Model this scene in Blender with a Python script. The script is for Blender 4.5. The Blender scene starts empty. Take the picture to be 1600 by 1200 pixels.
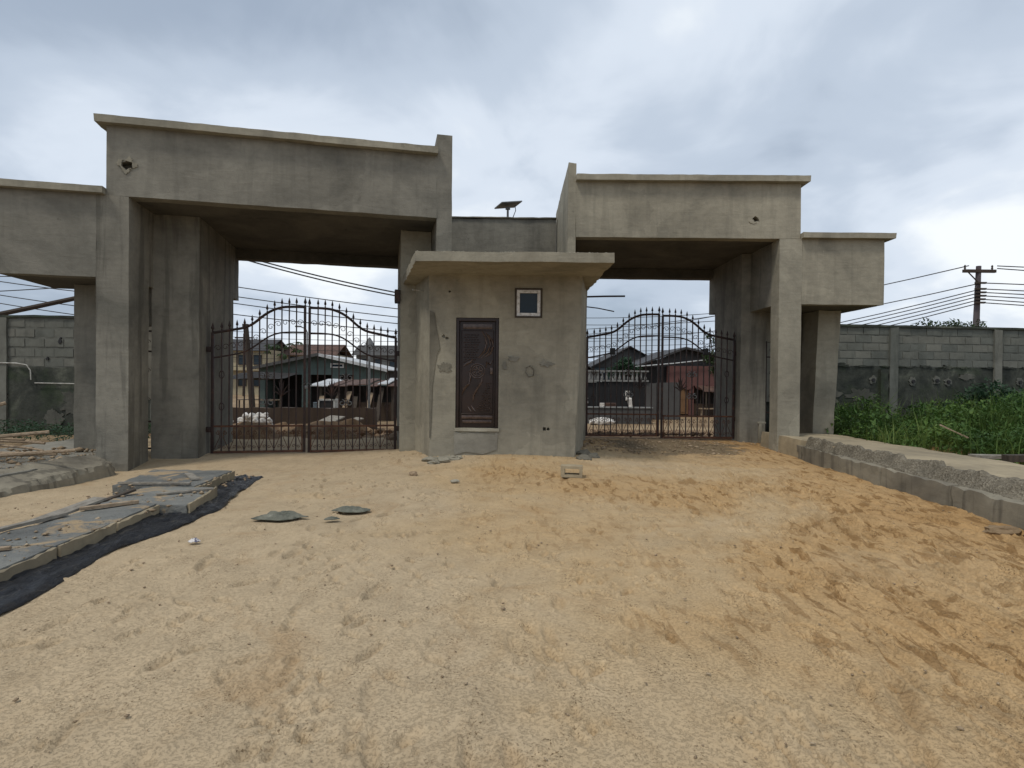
import bpy, bmesh, math, random
import numpy as np
from mathutils import Vector, Matrix, noise

random.seed(7)
rng = np.random.default_rng(11)
scene = bpy.context.scene
COL = scene.collection
R = math.radians

# ------------------------------------------------------------------ camera
EYE = 1.45
cam_data = bpy.data.cameras.new("camera")
cam_data.sensor_width = 36.0
cam_data.lens = 20.25
cam_data.clip_start = 0.05
cam_data.clip_end = 6000
cam = bpy.data.objects.new("camera", cam_data)
COL.objects.link(cam)
cam.matrix_world = (Matrix.Translation((0, 0, EYE)) @ Matrix.Rotation(R(90 - 0.57), 4, 'X')
                    @ Matrix.Rotation(R(0.57), 4, 'Z'))
scene.camera = cam

# ------------------------------------------------------------------ sky and sun
SUN_EL, SUN_AZ = R(60), R(225)      # azimuth clockwise from +Y: behind the camera, to the left
world = bpy.data.worlds.new("World")
scene.world = world
world.use_nodes = True
wn, wl = world.node_tree.nodes, world.node_tree.links
wn.clear()


def wnode(t, **kw):
    n = wn.new(t)
    for k, v in kw.items():
        setattr(n, k, v)
    return n


w_out = wnode('ShaderNodeOutputWorld')
w_bg = wnode('ShaderNodeBackground')
w_bg.inputs['Strength'].default_value = 0.095
w_sky = wnode('ShaderNodeTexSky', sky_type='NISHITA', sun_disc=False, sun_elevation=SUN_EL, sun_rotation=SUN_AZ)
w_sky.air_density = 1.0
w_sky.dust_density = 2.0
w_tc = wnode('ShaderNodeTexCoord')
w_sep = wnode('ShaderNodeSeparateXYZ')
wl.new(w_tc.outputs['Generated'], w_sep.inputs[0])
w_abs = wnode('ShaderNodeMath', operation='ABSOLUTE')
wl.new(w_sep.outputs[2], w_abs.inputs[0])
w_add = wnode('ShaderNodeMath', operation='ADD')
w_add.inputs[1].default_value = 0.34
wl.new(w_abs.outputs[0], w_add.inputs[0])
w_cmb = wnode('ShaderNodeCombineXYZ')
for i in (0, 1):
    d = wnode('ShaderNodeMath', operation='DIVIDE')
    wl.new(w_sep.outputs[i], d.inputs[0])
    wl.new(w_add.outputs[0], d.inputs[1])
    wl.new(d.outputs[0], w_cmb.inputs[i])


def wnoise(scale, detail, rough, off, dist=0.0):
    mp = wnode('ShaderNodeMapping')
    mp.inputs['Location'].default_value = off
    wl.new(w_cmb.outputs[0], mp.inputs[0])
    n = wnode('ShaderNodeTexNoise')
    n.inputs['Scale'].default_value = scale
    n.inputs['Detail'].default_value = detail
    n.inputs['Roughness'].default_value = rough
    n.inputs['Distortion'].default_value = dist
    wl.new(mp.outputs[0], n.inputs['Vector'])
    return n.outputs[0]


def wramp(sock, stops):
    r = wnode('ShaderNodeValToRGB')
    r.color_ramp.interpolation = 'EASE'
    while len(r.color_ramp.elements) < len(stops):
        r.color_ramp.elements.new(0.5)
    for e, (p, c) in zip(r.color_ramp.elements, stops):
        e.position = p
        e.color = (*c, 1)
    wl.new(sock, r.inputs[0])
    return r.outputs[0]


w_n1 = wnoise(0.85, 6, 0.47, (22.75, 17.73, 0.0), 0.3)
w_n2 = wnoise(2.4, 7, 0.52, (7.3, 2.2, 1.0), 0.5)
w_mixn = wnode('ShaderNodeMix', data_type='FLOAT')
w_mixn.inputs[0].default_value = 0.26
wl.new(w_n1, w_mixn.inputs[2])
wl.new(w_n2, w_mixn.inputs[3])
cloud = wramp(w_mixn.outputs[0], [(0.38, (3.7, 4.4, 5.4)), (0.46, (5.0, 5.75, 6.8)), (0.53, (6.6, 7.3, 8.25)), (0.60, (8.9, 9.3, 9.6))])
cover = wramp(w_n1, [(0.30, (0.80, 0.80, 0.80)), (0.45, (0.97, 0.97, 0.97))])
w_mix = wnode('ShaderNodeMix', data_type='RGBA')
wl.new(cover, w_mix.inputs[0])
wl.new(w_sky.outputs[0], w_mix.inputs[6])
wl.new(cloud, w_mix.inputs[7])
wl.new(w_mix.outputs[2], w_bg.inputs['Color'])
wl.new(w_bg.outputs[0], w_out.inputs[0])

sun_d = bpy.data.lights.new("sun", 'SUN')
sun_d.energy = 1.5
sun_d.angle = R(10)
sun_d.color = (1.0, 0.93, 0.82)
sun = bpy.data.objects.new("sun", sun_d)
COL.objects.link(sun)
sdir = Vector((math.sin(SUN_AZ) * math.cos(SUN_EL), math.cos(SUN_AZ) * math.cos(SUN_EL), math.sin(SUN_EL)))
sun.rotation_euler = sdir.to_track_quat('Z', 'Y').to_euler()
sun.location = sdir * 40

vs = scene.view_settings
vs.view_transform = 'Standard'
vs.look = 'None'
vs.exposure = 0.22
vs.gamma = 1.0
vs.use_curve_mapping = False
scene.cycles.max_bounces = 6
scene.cycles.diffuse_bounces = 3

# ------------------------------------------------------------------ materials
MATS = {}


class NT:
    def __init__(self, name):
        m = bpy.data.materials.new(name)
        m.use_nodes = True
        self.m = m
        self.n, self.l = m.node_tree.nodes, m.node_tree.links
        self.n.clear()
        self.out = self.n.new('ShaderNodeOutputMaterial')
        self.b = self.n.new('ShaderNodeBsdfPrincipled')
        self.l.new(self.b.outputs[0], self.out.inputs[0])
        self.geo = self.n.new('ShaderNodeNewGeometry')
        MATS[name] = m

    def pos(self, scale=(1, 1, 1), rot=(0, 0, 0), off=(0, 0, 0)):
        mp = self.n.new('ShaderNodeMapping')
        mp.inputs['Scale'].default_value = scale
        mp.inputs['Rotation'].default_value = rot
        mp.inputs['Location'].default_value = off
        self.l.new(self.geo.outputs['Position'], mp.inputs[0])
        return mp.outputs[0]

    def noise(self, scale, detail=4, rough=0.55, vec=None, dist=0.0):
        n = self.n.new('ShaderNodeTexNoise')
        n.inputs['Scale'].default_value = scale
        n.inputs['Detail'].default_value = detail
        n.inputs['Roughness'].default_value = rough
        n.inputs['Distortion'].default_value = dist
        self.l.new(vec if vec is not None else self.geo.outputs['Position'], n.inputs['Vector'])
        return n.outputs[0]

    def ramp(self, sock, stops, ease=False):
        r = self.n.new('ShaderNodeValToRGB')
        if ease:
            r.color_ramp.interpolation = 'EASE'
        while len(r.color_ramp.elements) < len(stops):
            r.color_ramp.elements.new(0.5)
        for e, (p, c) in zip(r.color_ramp.elements, stops):
            e.position = p
            if isinstance(c, (int, float)):
                c = (c, c, c)
            e.color = (*c, 1)
        self.l.new(sock, r.inputs[0])
        return r.outputs[0]

    def mix(self, fac, a, b, mode='MIX'):
        m = self.n.new('ShaderNodeMix')
        m.data_type = 'RGBA'
        m.blend_type = mode
        for i, v in ((0, fac), (6, a), (7, b)):
            if isinstance(v, (int, float)):
                m.inputs[i].default_value = v if i == 0 else (v, v, v, 1)
            elif isinstance(v, tuple):
                m.inputs[i].default_value = (*v, 1)
            else:
                self.l.new(v, m.inputs[i])
        return m.outputs[2]

    def math(self, op, a, b=0.0):
        m = self.n.new('ShaderNodeMath')
        m.operation = op
        for i, v in ((0, a), (1, b)):
            if isinstance(v, (int, float)):
                m.inputs[i].default_value = v
            else:
                self.l.new(v, m.inputs[i])
        return m.outputs[0]

    def rand(self):
        o = self.n.new('ShaderNodeObjectInfo')
        return o.outputs['Random']

    def col(self, c):
        if isinstance(c, tuple):
            self.b.inputs['Base Color'].default_value = (*c, 1)
        else:
            self.l.new(c, self.b.inputs['Base Color'])
        return self

    def rough(self, r):
        if isinstance(r, (int, float)):
            self.b.inputs['Roughness'].default_value = r
        else:
            self.l.new(r, self.b.inputs['Roughness'])
        return self

    def spec(self, v):
        self.b.inputs['Specular IOR Level'].default_value = v
        return self

    def metal(self, v):
        self.b.inputs['Metallic'].default_value = v
        return self

    def bump(self, sock, dist, strength=1.0):
        bp = self.n.new('ShaderNodeBump')
        bp.inputs['Distance'].default_value = dist
        bp.inputs['Strength'].default_value = strength
        self.l.new(sock, bp.inputs['Height'])
        prev = self.b.inputs['Normal']
        if prev.is_linked:
            self.l.new(prev.links[0].from_socket, bp.inputs['Normal'])
        self.l.new(bp.outputs[0], prev)
        return self


def plaster(name, light, mid, dark, streak=0.55, seed=0.0):
    t = NT(name)
    v = t.pos(off=(seed, seed * 1.7, seed * .4))
    big = t.noise(0.75, 8, 0.62, v, 0.6)
    base = t.ramp(big, [(0.33, dark), (0.47, mid), (0.60, light), (0.75, mid)])
    fine = t.noise(9, 8, 0.68, v)
    base = t.mix(0.40, base, t.ramp(fine, [(0.28, 0.33), (0.5, 0.5), (0.75, 0.64)]), 'OVERLAY')
    trowel = t.noise(1.0, 5, 0.6, t.pos((2.2, 2.2, 9.0), off=(seed, 0, 3)), 0.8)
    base = t.mix(0.22, base, t.ramp(trowel, [(0.3, 0.34), (0.5, 0.5), (0.7, 0.64)]), 'OVERLAY')
    day = t.n.new('ShaderNodeTexVoronoi')
    day.inputs['Scale'].default_value = 0.75
    wob = t.n.new('ShaderNodeVectorMath')
    wob.operation = 'ADD'
    nz = t.n.new('ShaderNodeTexNoise')
    nz.inputs['Scale'].default_value = 1.6
    nz.inputs['Detail'].default_value = 5
    t.l.new(v, nz.inputs['Vector'])
    t.l.new(v, wob.inputs[0])
    t.l.new(nz.outputs['Color'], wob.inputs[1])
    t.l.new(wob.outputs[0], day.inputs['Vector'])
    dv = t.n.new('ShaderNodeSeparateXYZ')
    t.l.new(day.outputs['Color'], dv.inputs[0])
    base = t.mix(0.55, base, t.ramp(dv.outputs[0], [(0.0, 0.40), (0.5, 0.5), (1.0, 0.58)]), 'OVERLAY')    # separate days' batches of render
    st = t.noise(1.0, 6, 0.6, t.pos((4.5, 4.5, 0.35), off=(seed, 2, seed)), 0.3)
    stf = t.ramp(st, [(0.50, 0.0), (0.62, streak)], True)
    base = t.mix(stf, base, tuple(c * 0.62 for c in dark))
    blot = t.noise(2.6, 7, 0.7, t.pos(off=(9 + seed, 4, 2)), 1.2)
    base = t.mix(t.ramp(blot, [(0.66, 0.0), (0.70, 0.5)]), base, tuple(c * 0.6 for c in dark))
    pale = t.noise(1.7, 7, 0.7, t.pos((1, 1, 1.6), off=(3, 14 + seed, 5)), 1.0)
    base = t.mix(t.ramp(pale, [(0.66, 0.0), (0.71, 0.4)]), base, tuple(min(1, c * 1.25) for c in light))
    t.col(base).rough(0.92).spec(0.25)
    t.bump(trowel, 0.012, 0.6)
    t.bump(fine, 0.006, 0.8)
    t.bump(t.noise(160, 3, 0.6), 0.002, 0.8)
    return t


plaster('plaster', (0.312, 0.288, 0.225), (0.274, 0.253, 0.198), (0.211, 0.196, 0.155), 0.22)
plaster('plaster_grey', (0.226, 0.214, 0.178), (0.192, 0.181, 0.151), (0.144, 0.137, 0.115), 0.2, 5.3)
plaster('plaster_streaked', (0.235, 0.220, 0.180), (0.192, 0.180, 0.149), (0.134, 0.128, 0.107), 0.55, 4.4)
plaster('plaster_pale', (0.317, 0.295, 0.234), (0.276, 0.257, 0.203), (0.216, 0.201, 0.160), 0.12, 2.1)
plaster('plaster_scar', (0.192, 0.178, 0.140), (0.158, 0.146, 0.115), (0.115, 0.107, 0.085), 0.2, 8.1)
plaster('kerb_concrete', (0.265, 0.238, 0.180), (0.215, 0.192, 0.146), (0.145, 0.130, 0.102), 0.65, 7.7)
plaster('plaster_patch', (0.130, 0.128, 0.108), (0.092, 0.092, 0.078), (0.052, 0.053, 0.045), 0.3, 9.4)
plaster('soffit_shade_concrete', (0.115, 0.106, 0.088), (0.085, 0.079, 0.067), (0.058, 0.054, 0.047), 0.0, 1.1)  # raw concrete darkened so its colour carries the shade under the gateways
plaster('slab_concrete', (0.36, 0.298, 0.198), (0.29, 0.242, 0.163), (0.21, 0.178, 0.125), 0.0, 3.7)
t = plaster('slab_wet', (0.215, 0.215, 0.195), (0.165, 0.168, 0.158), (0.105, 0.108, 0.104), 0.0, 6.1)
src = t.b.inputs['Base Color'].links[0].from_socket
spill = t.noise(1.7, 8, 0.7, t.pos(off=(5, 17, 0)), 0.8)
c = t.mix(t.ramp(spill, [(0.52, 0.0), (0.60, 0.85)]), src, (0.40, 0.29, 0.165))         # sand blown over the slabs
c = t.mix(t.ramp(t.noise(4.5, 8, 0.75, t.pos((1, 2.2, 1), off=(8, 1, 0)), 0.6), [(0.58, 0.0), (0.66, 0.7)]), c, (0.085, 0.085, 0.08))
t.col(c)
t.bump(t.noise(6, 8, 0.7), 0.05, 0.8)

t = NT('aggregate')
vo = t.n.new('ShaderNodeTexVoronoi')
vo.inputs['Scale'].default_value = 52
t.l.new(t.geo.outputs['Position'], vo.inputs['Vector'])
vs_ = t.n.new('ShaderNodeSeparateXYZ')
t.l.new(vo.outputs['Color'], vs_.inputs[0])
c = t.ramp(vs_.outputs[0], [(0.0, (0.125, 0.108, 0.080)), (0.5, (0.180, 0.158, 0.118)), (1.0, (0.235, 0.208, 0.158))])
c = t.mix(0.7, c, t.ramp(t.noise(3, 7, 0.7), [(0.3, 0.25), (0.7, 0.66)]), 'OVERLAY')
t.col(c).rough(0.95).spec(0.2)
t.bump(vo.outputs['Distance'], 0.02, 0.8)

# dry sand of the drive: pale, with orange patches and grey traffic film
t = NT('sand')
big = t.noise(0.33, 6, 0.6, t.pos(off=(4.2, 1.3, 0)), 0.5)
grad = t.n.new('ShaderNodeSeparateXYZ')
t.l.new(t.geo.outputs['Position'], grad.inputs[0])
side = t.math('MULTIPLY', t.math('ADD', grad.outputs[0], -1.2), 0.055)       # sand freshly tipped along the right kerb is redder
mixv = t.math('ADD', big, side)
base = t.ramp(mixv, [(0.34, (0.450, 0.350, 0.226)), (0.48, (0.455, 0.333, 0.192)), (0.62, (0.435, 0.290, 0.144)), (0.85, (0.385, 0.236, 0.102))])
mid = t.noise(2.3, 9, 0.68, t.pos(off=(1, 8, 0)), 0.6)
base = t.mix(0.45, base, t.ramp(mid, [(0.30, 0.34), (0.5, 0.5), (0.7, 0.60)]), 'OVERLAY')
fine = t.noise(30, 6, 0.62)
base = t.mix(0.3, base, t.ramp(fine, [(0.30, 0.34), (0.48, 0.5), (0.72, 0.60)]), 'OVERLAY')
org = t.noise(1.1, 6, 0.65, t.pos(off=(12, 3, 0)), 0.7)
base = t.mix(t.ramp(org, [(0.56, 0.0), (0.70, 0.40)]), base, (0.33, 0.20, 0.09))
drag = t.noise(1.0, 7, 0.66, t.pos((9.0, 2.6, 1.0), rot=(0, 0, -0.12)), 0.5)
dragm = t.math('MULTIPLY', t.ramp(drag, [(0.525, 0.0), (0.575, 0.8)]), t.ramp(mixv, [(0.48, 0.10), (0.64, 1.0)]))
base = t.mix(dragm, base, (0.215, 0.122, 0.048))                             # damp sand turned up by wheels and feet
grit = t.noise(75, 3, 0.6)
clus = t.noise(3.1, 6, 0.7, t.pos((1.6, 1, 1), off=(31, 5, 0)), 0.4)
base = t.mix(t.math('MULTIPLY', t.ramp(grit, [(0.575, 0.0), (0.63, 0.9)]), t.ramp(clus, [(0.47, 0.0), (0.62, 1.0)])), base, (0.13, 0.088, 0.045))
base = t.mix(t.math('MULTIPLY', t.ramp(t.noise(33, 4, 0.65, t.pos((1.5, 1, 1), off=(2, 9, 0))), [(0.60, 0.0), (0.67, 0.55)]), t.ramp(clus, [(0.46, 0.0), (0.60, 1.0)])), base, (0.20, 0.135, 0.07))
base = t.mix(t.ramp(grit, [(0.27, 0.45), (0.31, 0.0)]), base, (0.56, 0.48, 0.36))
dk = t.noise(0.9, 7, 0.7, t.pos(off=(20, 6, 0)), 0.8)
base = t.mix(t.ramp(dk, [(0.60, 0.0), (0.72, 0.35)]), base, (0.20, 0.145, 0.085))
wet = t.n.new('ShaderNodeVectorMath')
wet.operation = 'DISTANCE'
wet.inputs[1].default_value = (3.4, 12.1, 0)
t.l.new(t.geo.outputs['Position'], wet.inputs[0])
wv = t.math('ADD', t.math('MULTIPLY', wet.outputs['Value'], 0.35), t.math('MULTIPLY', mid, 0.9))
base = t.mix(t.ramp(wv, [(0.80, 0.8), (1.15, 0.0)], True), base, (0.13, 0.105, 0.07))    # trodden dark soil spilled by the right gate
t.col(base).rough(0.97).spec(0.15)
t.bump(t.noise(22, 6, 0.6), 0.005, 0.8)
t.bump(t.ramp(t.noise(60, 6, 0.7), [(0.40, 0.0), (0.48, 0.8), (0.62, 1.0)]), 0.0035, 0.8)
t.bump(t.noise(230, 3, 0.6), 0.0015, 0.8)

t = NT('soil')
base = t.ramp(t.noise(0.5, 8, 0.65), [(0.3, (0.16, 0.105, 0.06)), (0.5, (0.28, 0.20, 0.12)), (0.7, (0.38, 0.29, 0.18))])
base = t.mix(0.5, base, t.ramp(t.noise(9, 8, 0.7), [(0.3, 0.25), (0.7, 0.7)]), 'OVERLAY')
t.col(base).rough(0.97).spec(0.15)
t.bump(t.noise(7, 8, 0.7), 0.06, 0.8)

t = NT('rubble_soil')
base = t.ramp(t.noise(3, 8, 0.7), [(0.3, (0.09, 0.055, 0.03)), (0.5, (0.20, 0.13, 0.075)), (0.7, (0.34, 0.25, 0.155))])
t.col(base).rough(0.97).spec(0.15)
t.bump(t.noise(14, 8, 0.7), 0.05, 0.9)

t = NT('pebble')
t.col(t.ramp(t.noise(5.3, 4, 0.8), [(0.3, (0.15, 0.11, 0.07)), (0.5, (0.27, 0.20, 0.13)), (0.65, (0.40, 0.32, 0.22)), (0.74, (0.55, 0.5, 0.42))])).rough(0.95).spec(0.2)

# hollow block wall above, blackened render below
t = NT('block')
rr = t.ramp(t.rand(), [(0, (0.118, 0.124, 0.110)), (0.5, (0.140, 0.144, 0.125)), (1, (0.168, 0.166, 0.142))])
rr = t.mix(0.6, rr, t.ramp(t.noise(2.2, 8, 0.7), [(0.3, 0.27), (0.5, 0.5), (0.7, 0.66)]), 'OVERLAY')
rr = t.mix(t.ramp(t.noise(1.3, 6, 0.7, t.pos((3, 3, .5)), 0.5), [(0.55, 0.0), (0.7, 0.6)]), rr, (0.07, 0.075, 0.065))
t.col(rr).rough(0.95).spec(0.2)
t.bump(t.noise(60, 5, 0.7), 0.008, 1.0)
t = NT('mortar')
t.col(t.ramp(t.noise(4, 8, 0.7), [(0.3, (0.095, 0.098, 0.086)), (0.7, (0.165, 0.165, 0.142))])).rough(0.95).spec(0.2)
t.bump(t.noise(40, 5, 0.7), 0.01, 1.0)
t = NT('mossy_render')
b1 = t.ramp(t.noise(0.9, 8, 0.66, t.pos(off=(2, 5, 1)), 0.8), [(0.36, (0.030, 0.034, 0.030)), (0.52, (0.062, 0.066, 0.055)), (0.62, (0.115, 0.12, 0.095)), (0.72, (0.20, 0.195, 0.16))])
b1 = t.mix(0.6, b1, t.ramp(t.noise(8, 8, 0.7), [(0.3, 0.25), (0.7, 0.7)]), 'OVERLAY')
b1 = t.mix(t.ramp(t.noise(1.4, 6, 0.7, t.pos(off=(7, 2, 2))), [(0.5, 0.0), (0.65, 0.5)]), b1, (0.045, 0.065, 0.032))
t.col(b1).rough(0.95).spec(0.2)
t.bump(t.noise(12, 7, 0.7), 0.015, 1.0)

t = NT('iron')
ir = t.ramp(t.noise(7, 6, 0.7), [(0.3, (0.016, 0.010, 0.009)), (0.55, (0.030, 0.015, 0.012)), (0.72, (0.085, 0.038, 0.022))])
t.col(ir).rough(0.62).spec(0.4)
t.bump(t.noise(90, 4, 0.6), 0.002, 0.6)
t = NT('iron_rust')
t.col(t.ramp(t.noise(9, 6, 0.7), [(0.3, (0.035, 0.016, 0.012)), (0.7, (0.125, 0.055, 0.028))])).rough(0.75).spec(0.3)

t = NT('door_steel')
t.col(t.ramp(t.noise(6, 6, 0.65), [(0.3, (0.012, 0.0055, 0.004)), (0.7, (0.027, 0.012, 0.008))])).rough(0.5).spec(0.08).spec(0.5)
t = NT('door_steel_worn_glint')
t.col(t.ramp(t.noise(14, 6, 0.65), [(0.3, (0.026, 0.013, 0.009)), (0.7, (0.105, 0.068, 0.052))])).rough(0.25).spec(0.5)  # raised ornament: relief glints put into a lighter worn-steel colour
t = NT('white_frame')
t.col(t.ramp(t.noise(18, 6, 0.7), [(0.35, (0.36, 0.34, 0.31)), (0.55, (0.66, 0.66, 0.65))])).rough(0.5)
t = NT('window_glass')
t.col((0.020, 0.032, 0.043)).rough(0.10).spec(0.22)
t = NT('dark_timber')
t.col(t.ramp(t.noise(3, 6, 0.6, t.pos((8, 8, 1))), [(0.3, (0.028, 0.022, 0.016)), (0.7, (0.07, 0.052, 0.037))])).rough(0.85)
t = NT('wood')
wv_ = t.noise(2.0, 8, 0.65, t.pos((9, 3, 14)), 1.0)
t.col(t.ramp(wv_, [(0.3, (0.165, 0.12, 0.08)), (0.55, (0.31, 0.235, 0.16)), (0.75, (0.43, 0.355, 0.265))])).rough(0.9).spec(0.2)
t.bump(wv_, 0.004, 0.8)
t = NT('wood_grey')
wv_ = t.noise(2.0, 8, 0.65, t.pos((6, 5, 14)), 1.0)
t.col(t.ramp(wv_, [(0.3, (0.14, 0.125, 0.105)), (0.55, (0.25, 0.23, 0.195)), (0.75, (0.37, 0.345, 0.30))])).rough(0.9).spec(0.2)
t = NT('polythene')
pn = t.noise(5, 8, 0.7, None, 1.0)
dust = t.noise(1.0, 8, 0.72, t.pos((16, 4, 4), rot=(0, 0, 0.12)), 0.8)
pc = t.mix(t.ramp(dust, [(0.57, 0.0), (0.68, 0.6)]), (0.010, 0.011, 0.014), (0.19, 0.17, 0.13))
t.col(pc).rough(t.ramp(pn, [(0.3, 0.22), (0.7, 0.5)])).spec(0.5)
t.bump(t.noise(1.0, 7, 0.7, t.pos((30, 9, 9), rot=(0, 0, 0.2)), 1.5), 0.03, 0.9)
t = NT('cement_bag')
t.col(t.ramp(t.noise(10, 6, 0.7), [(0.35, (0.075, 0.08, 0.062)), (0.6, (0.165, 0.165, 0.13)), (0.75, (0.27, 0.265, 0.22))])).rough(0.85)
t.bump(t.noise(30, 6, 0.7, None, 1.0), 0.012, 0.8)
t = NT('paper')
t.col(t.ramp(t.noise(25, 3, 0.6), [(0.45, (0.10, 0.10, 0.16)), (0.5, (0.62, 0.60, 0.58))])).rough(0.8)
t = NT('white_plastic')
t.col(t.ramp(t.noise(9, 6, 0.7), [(0.35, (0.27, 0.255, 0.22)), (0.6, (0.52, 0.51, 0.47))])).rough(0.6)
t = NT('sack')
t.col(t.ramp(t.noise(6, 6, 0.7), [(0.3, (0.34, 0.31, 0.27)), (0.6, (0.70, 0.67, 0.62))])).rough(0.85)
t.bump(t.noise(14, 6, 0.7, None, 1.0), 0.03, 0.8)
t = NT('solar_cell')
t.col((0.010, 0.014, 0.03)).rough(0.15).spec(0.5)
t = NT('grey_metal')
t.col(t.ramp(t.noise(8, 4, 0.6), [(0.3, (0.09, 0.09, 0.09)), (0.7, (0.19, 0.19, 0.185))])).rough(0.5).metal(0.3)
t = NT('black_rubber')
t.col((0.012, 0.012, 0.013)).rough(0.7)
t = NT('roof_zinc')
t.col(t.ramp(t.noise(2, 7, 0.7), [(0.3, (0.30, 0.30, 0.29)), (0.7, (0.62, 0.63, 0.63))])).rough(0.5).metal(0.2)
t = NT('roof_rust')
t.col(t.ramp(t.noise(3, 8, 0.75), [(0.3, (0.035, 0.018, 0.012)), (0.55, (0.095, 0.050, 0.034)), (0.75, (0.22, 0.14, 0.105))])).rough(0.85)
t = NT('roof_dark')
t.col(t.ramp(t.noise(2, 7, 0.7), [(0.3, (0.018, 0.018, 0.02)), (0.7, (0.055, 0.052, 0.05))])).rough(0.7)


def paint(name, c, rough=0.85):
    t = NT(name)
    b = t.mix(0.5, c, t.ramp(t.noise(1.6, 8, 0.7), [(0.3, 0.30), (0.5, 0.5), (0.7, 0.62)]), 'OVERLAY')
    st = t.ramp(t.noise(1, 6, 0.6, t.pos((3, 3, .4))), [(0.52, 0.0), (0.68, 0.5)])
    b = t.mix(st, b, tuple(k * 0.5 for k in c))
    t.col(b).rough(rough).spec(0.25)


paint('teal_wall', (0.085, 0.115, 0.108))
paint('cream_wall', (0.36, 0.31, 0.21))
paint('pink_wall', (0.135, 0.066, 0.058))
paint('tan_door', (0.20, 0.115, 0.06))
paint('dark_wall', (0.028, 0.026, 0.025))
paint('brown_wall', (0.058, 0.040, 0.028))
paint('grey_wall', (0.075, 0.073, 0.07))
paint('white_wall', (0.20, 0.20, 0.19))
paint('blue_shed', (0.10, 0.125, 0.14))
paint('black_sheet', (0.016, 0.016, 0.017), 0.6)
paint('pole_wood', (0.055, 0.042, 0.033))
paint('pole_concrete', (0.10, 0.085, 0.09))


def foliage(name, a, b, c):
    t = NT(name)
    cc = t.ramp(t.mix(0.5, t.noise(0.9, 3, 0.6), t.noise(9, 4, 0.8)), [(0.28, a), (0.5, b), (0.72, c)])
    t.col(cc).rough(0.6).spec(0.25)
    tr = t.n.new('ShaderNodeBsdfTranslucent')
    t.l.new(cc, tr.inputs[0])
    ms = t.n.new('ShaderNodeMixShader')
    ms.inputs[0].default_value = 0.25
    t.l.new(t.b.outputs[0], ms.inputs[1])
    t.l.new(tr.outputs[0], ms.inputs[2])
    t.l.new(ms.outputs[0], t.out.inputs[0])


foliage('weed_leaf', (0.018, 0.046, 0.015), (0.060, 0.122, 0.025), (0.17, 0.24, 0.05))
foliage('grass_blade', (0.03, 0.065, 0.016), (0.085, 0.14, 0.03), (0.20, 0.23, 0.07))
foliage('shrub_leaf', (0.014, 0.036, 0.022), (0.026, 0.060, 0.030), (0.06, 0.10, 0.05))
foliage('tree_leaf', (0.016, 0.030, 0.014), (0.035, 0.060, 0.022), (0.065, 0.095, 0.035))
t = NT('bark')
t.col(t.ramp(t.noise(6, 6, 0.7, t.pos((3, 3, .6))), [(0.3, (0.05, 0.04, 0.03)), (0.7, (0.16, 0.13, 0.10))])).rough(0.95)
M = MATS

# ------------------------------------------------------------------ helpers
def link(name, me, mat=None, parent=None):
    o = bpy.data.objects.new(name, me)
    COL.objects.link(o)
    if mat is not None:
        me.materials.append(MATS[mat] if isinstance(mat, str) else mat)
    if parent is not None:
        o.parent = parent
    return o


def tag(o, label, cat, group=None, kind=None):
    if label:
        o['label'] = label
    if cat:
        o['category'] = cat
    if group:
        o['group'] = group
    if kind:
        o['kind'] = kind
    return o


def thing(name, label, cat, loc=(0, 0, 0), rz=0.0, group=None):
    o = bpy.data.objects.new(name, None)
    o.empty_display_size = 0.2
    COL.objects.link(o)
    o.location = loc
    o.rotation_euler = (0, 0, rz)
    return tag(o, label, cat, group)


def copy_tree(o, parent=None):
    c = o.copy()
    COL.objects.link(c)
    c.parent = parent
    for ch in list(o.children):
        copy_tree(ch, c)
    return c


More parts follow.
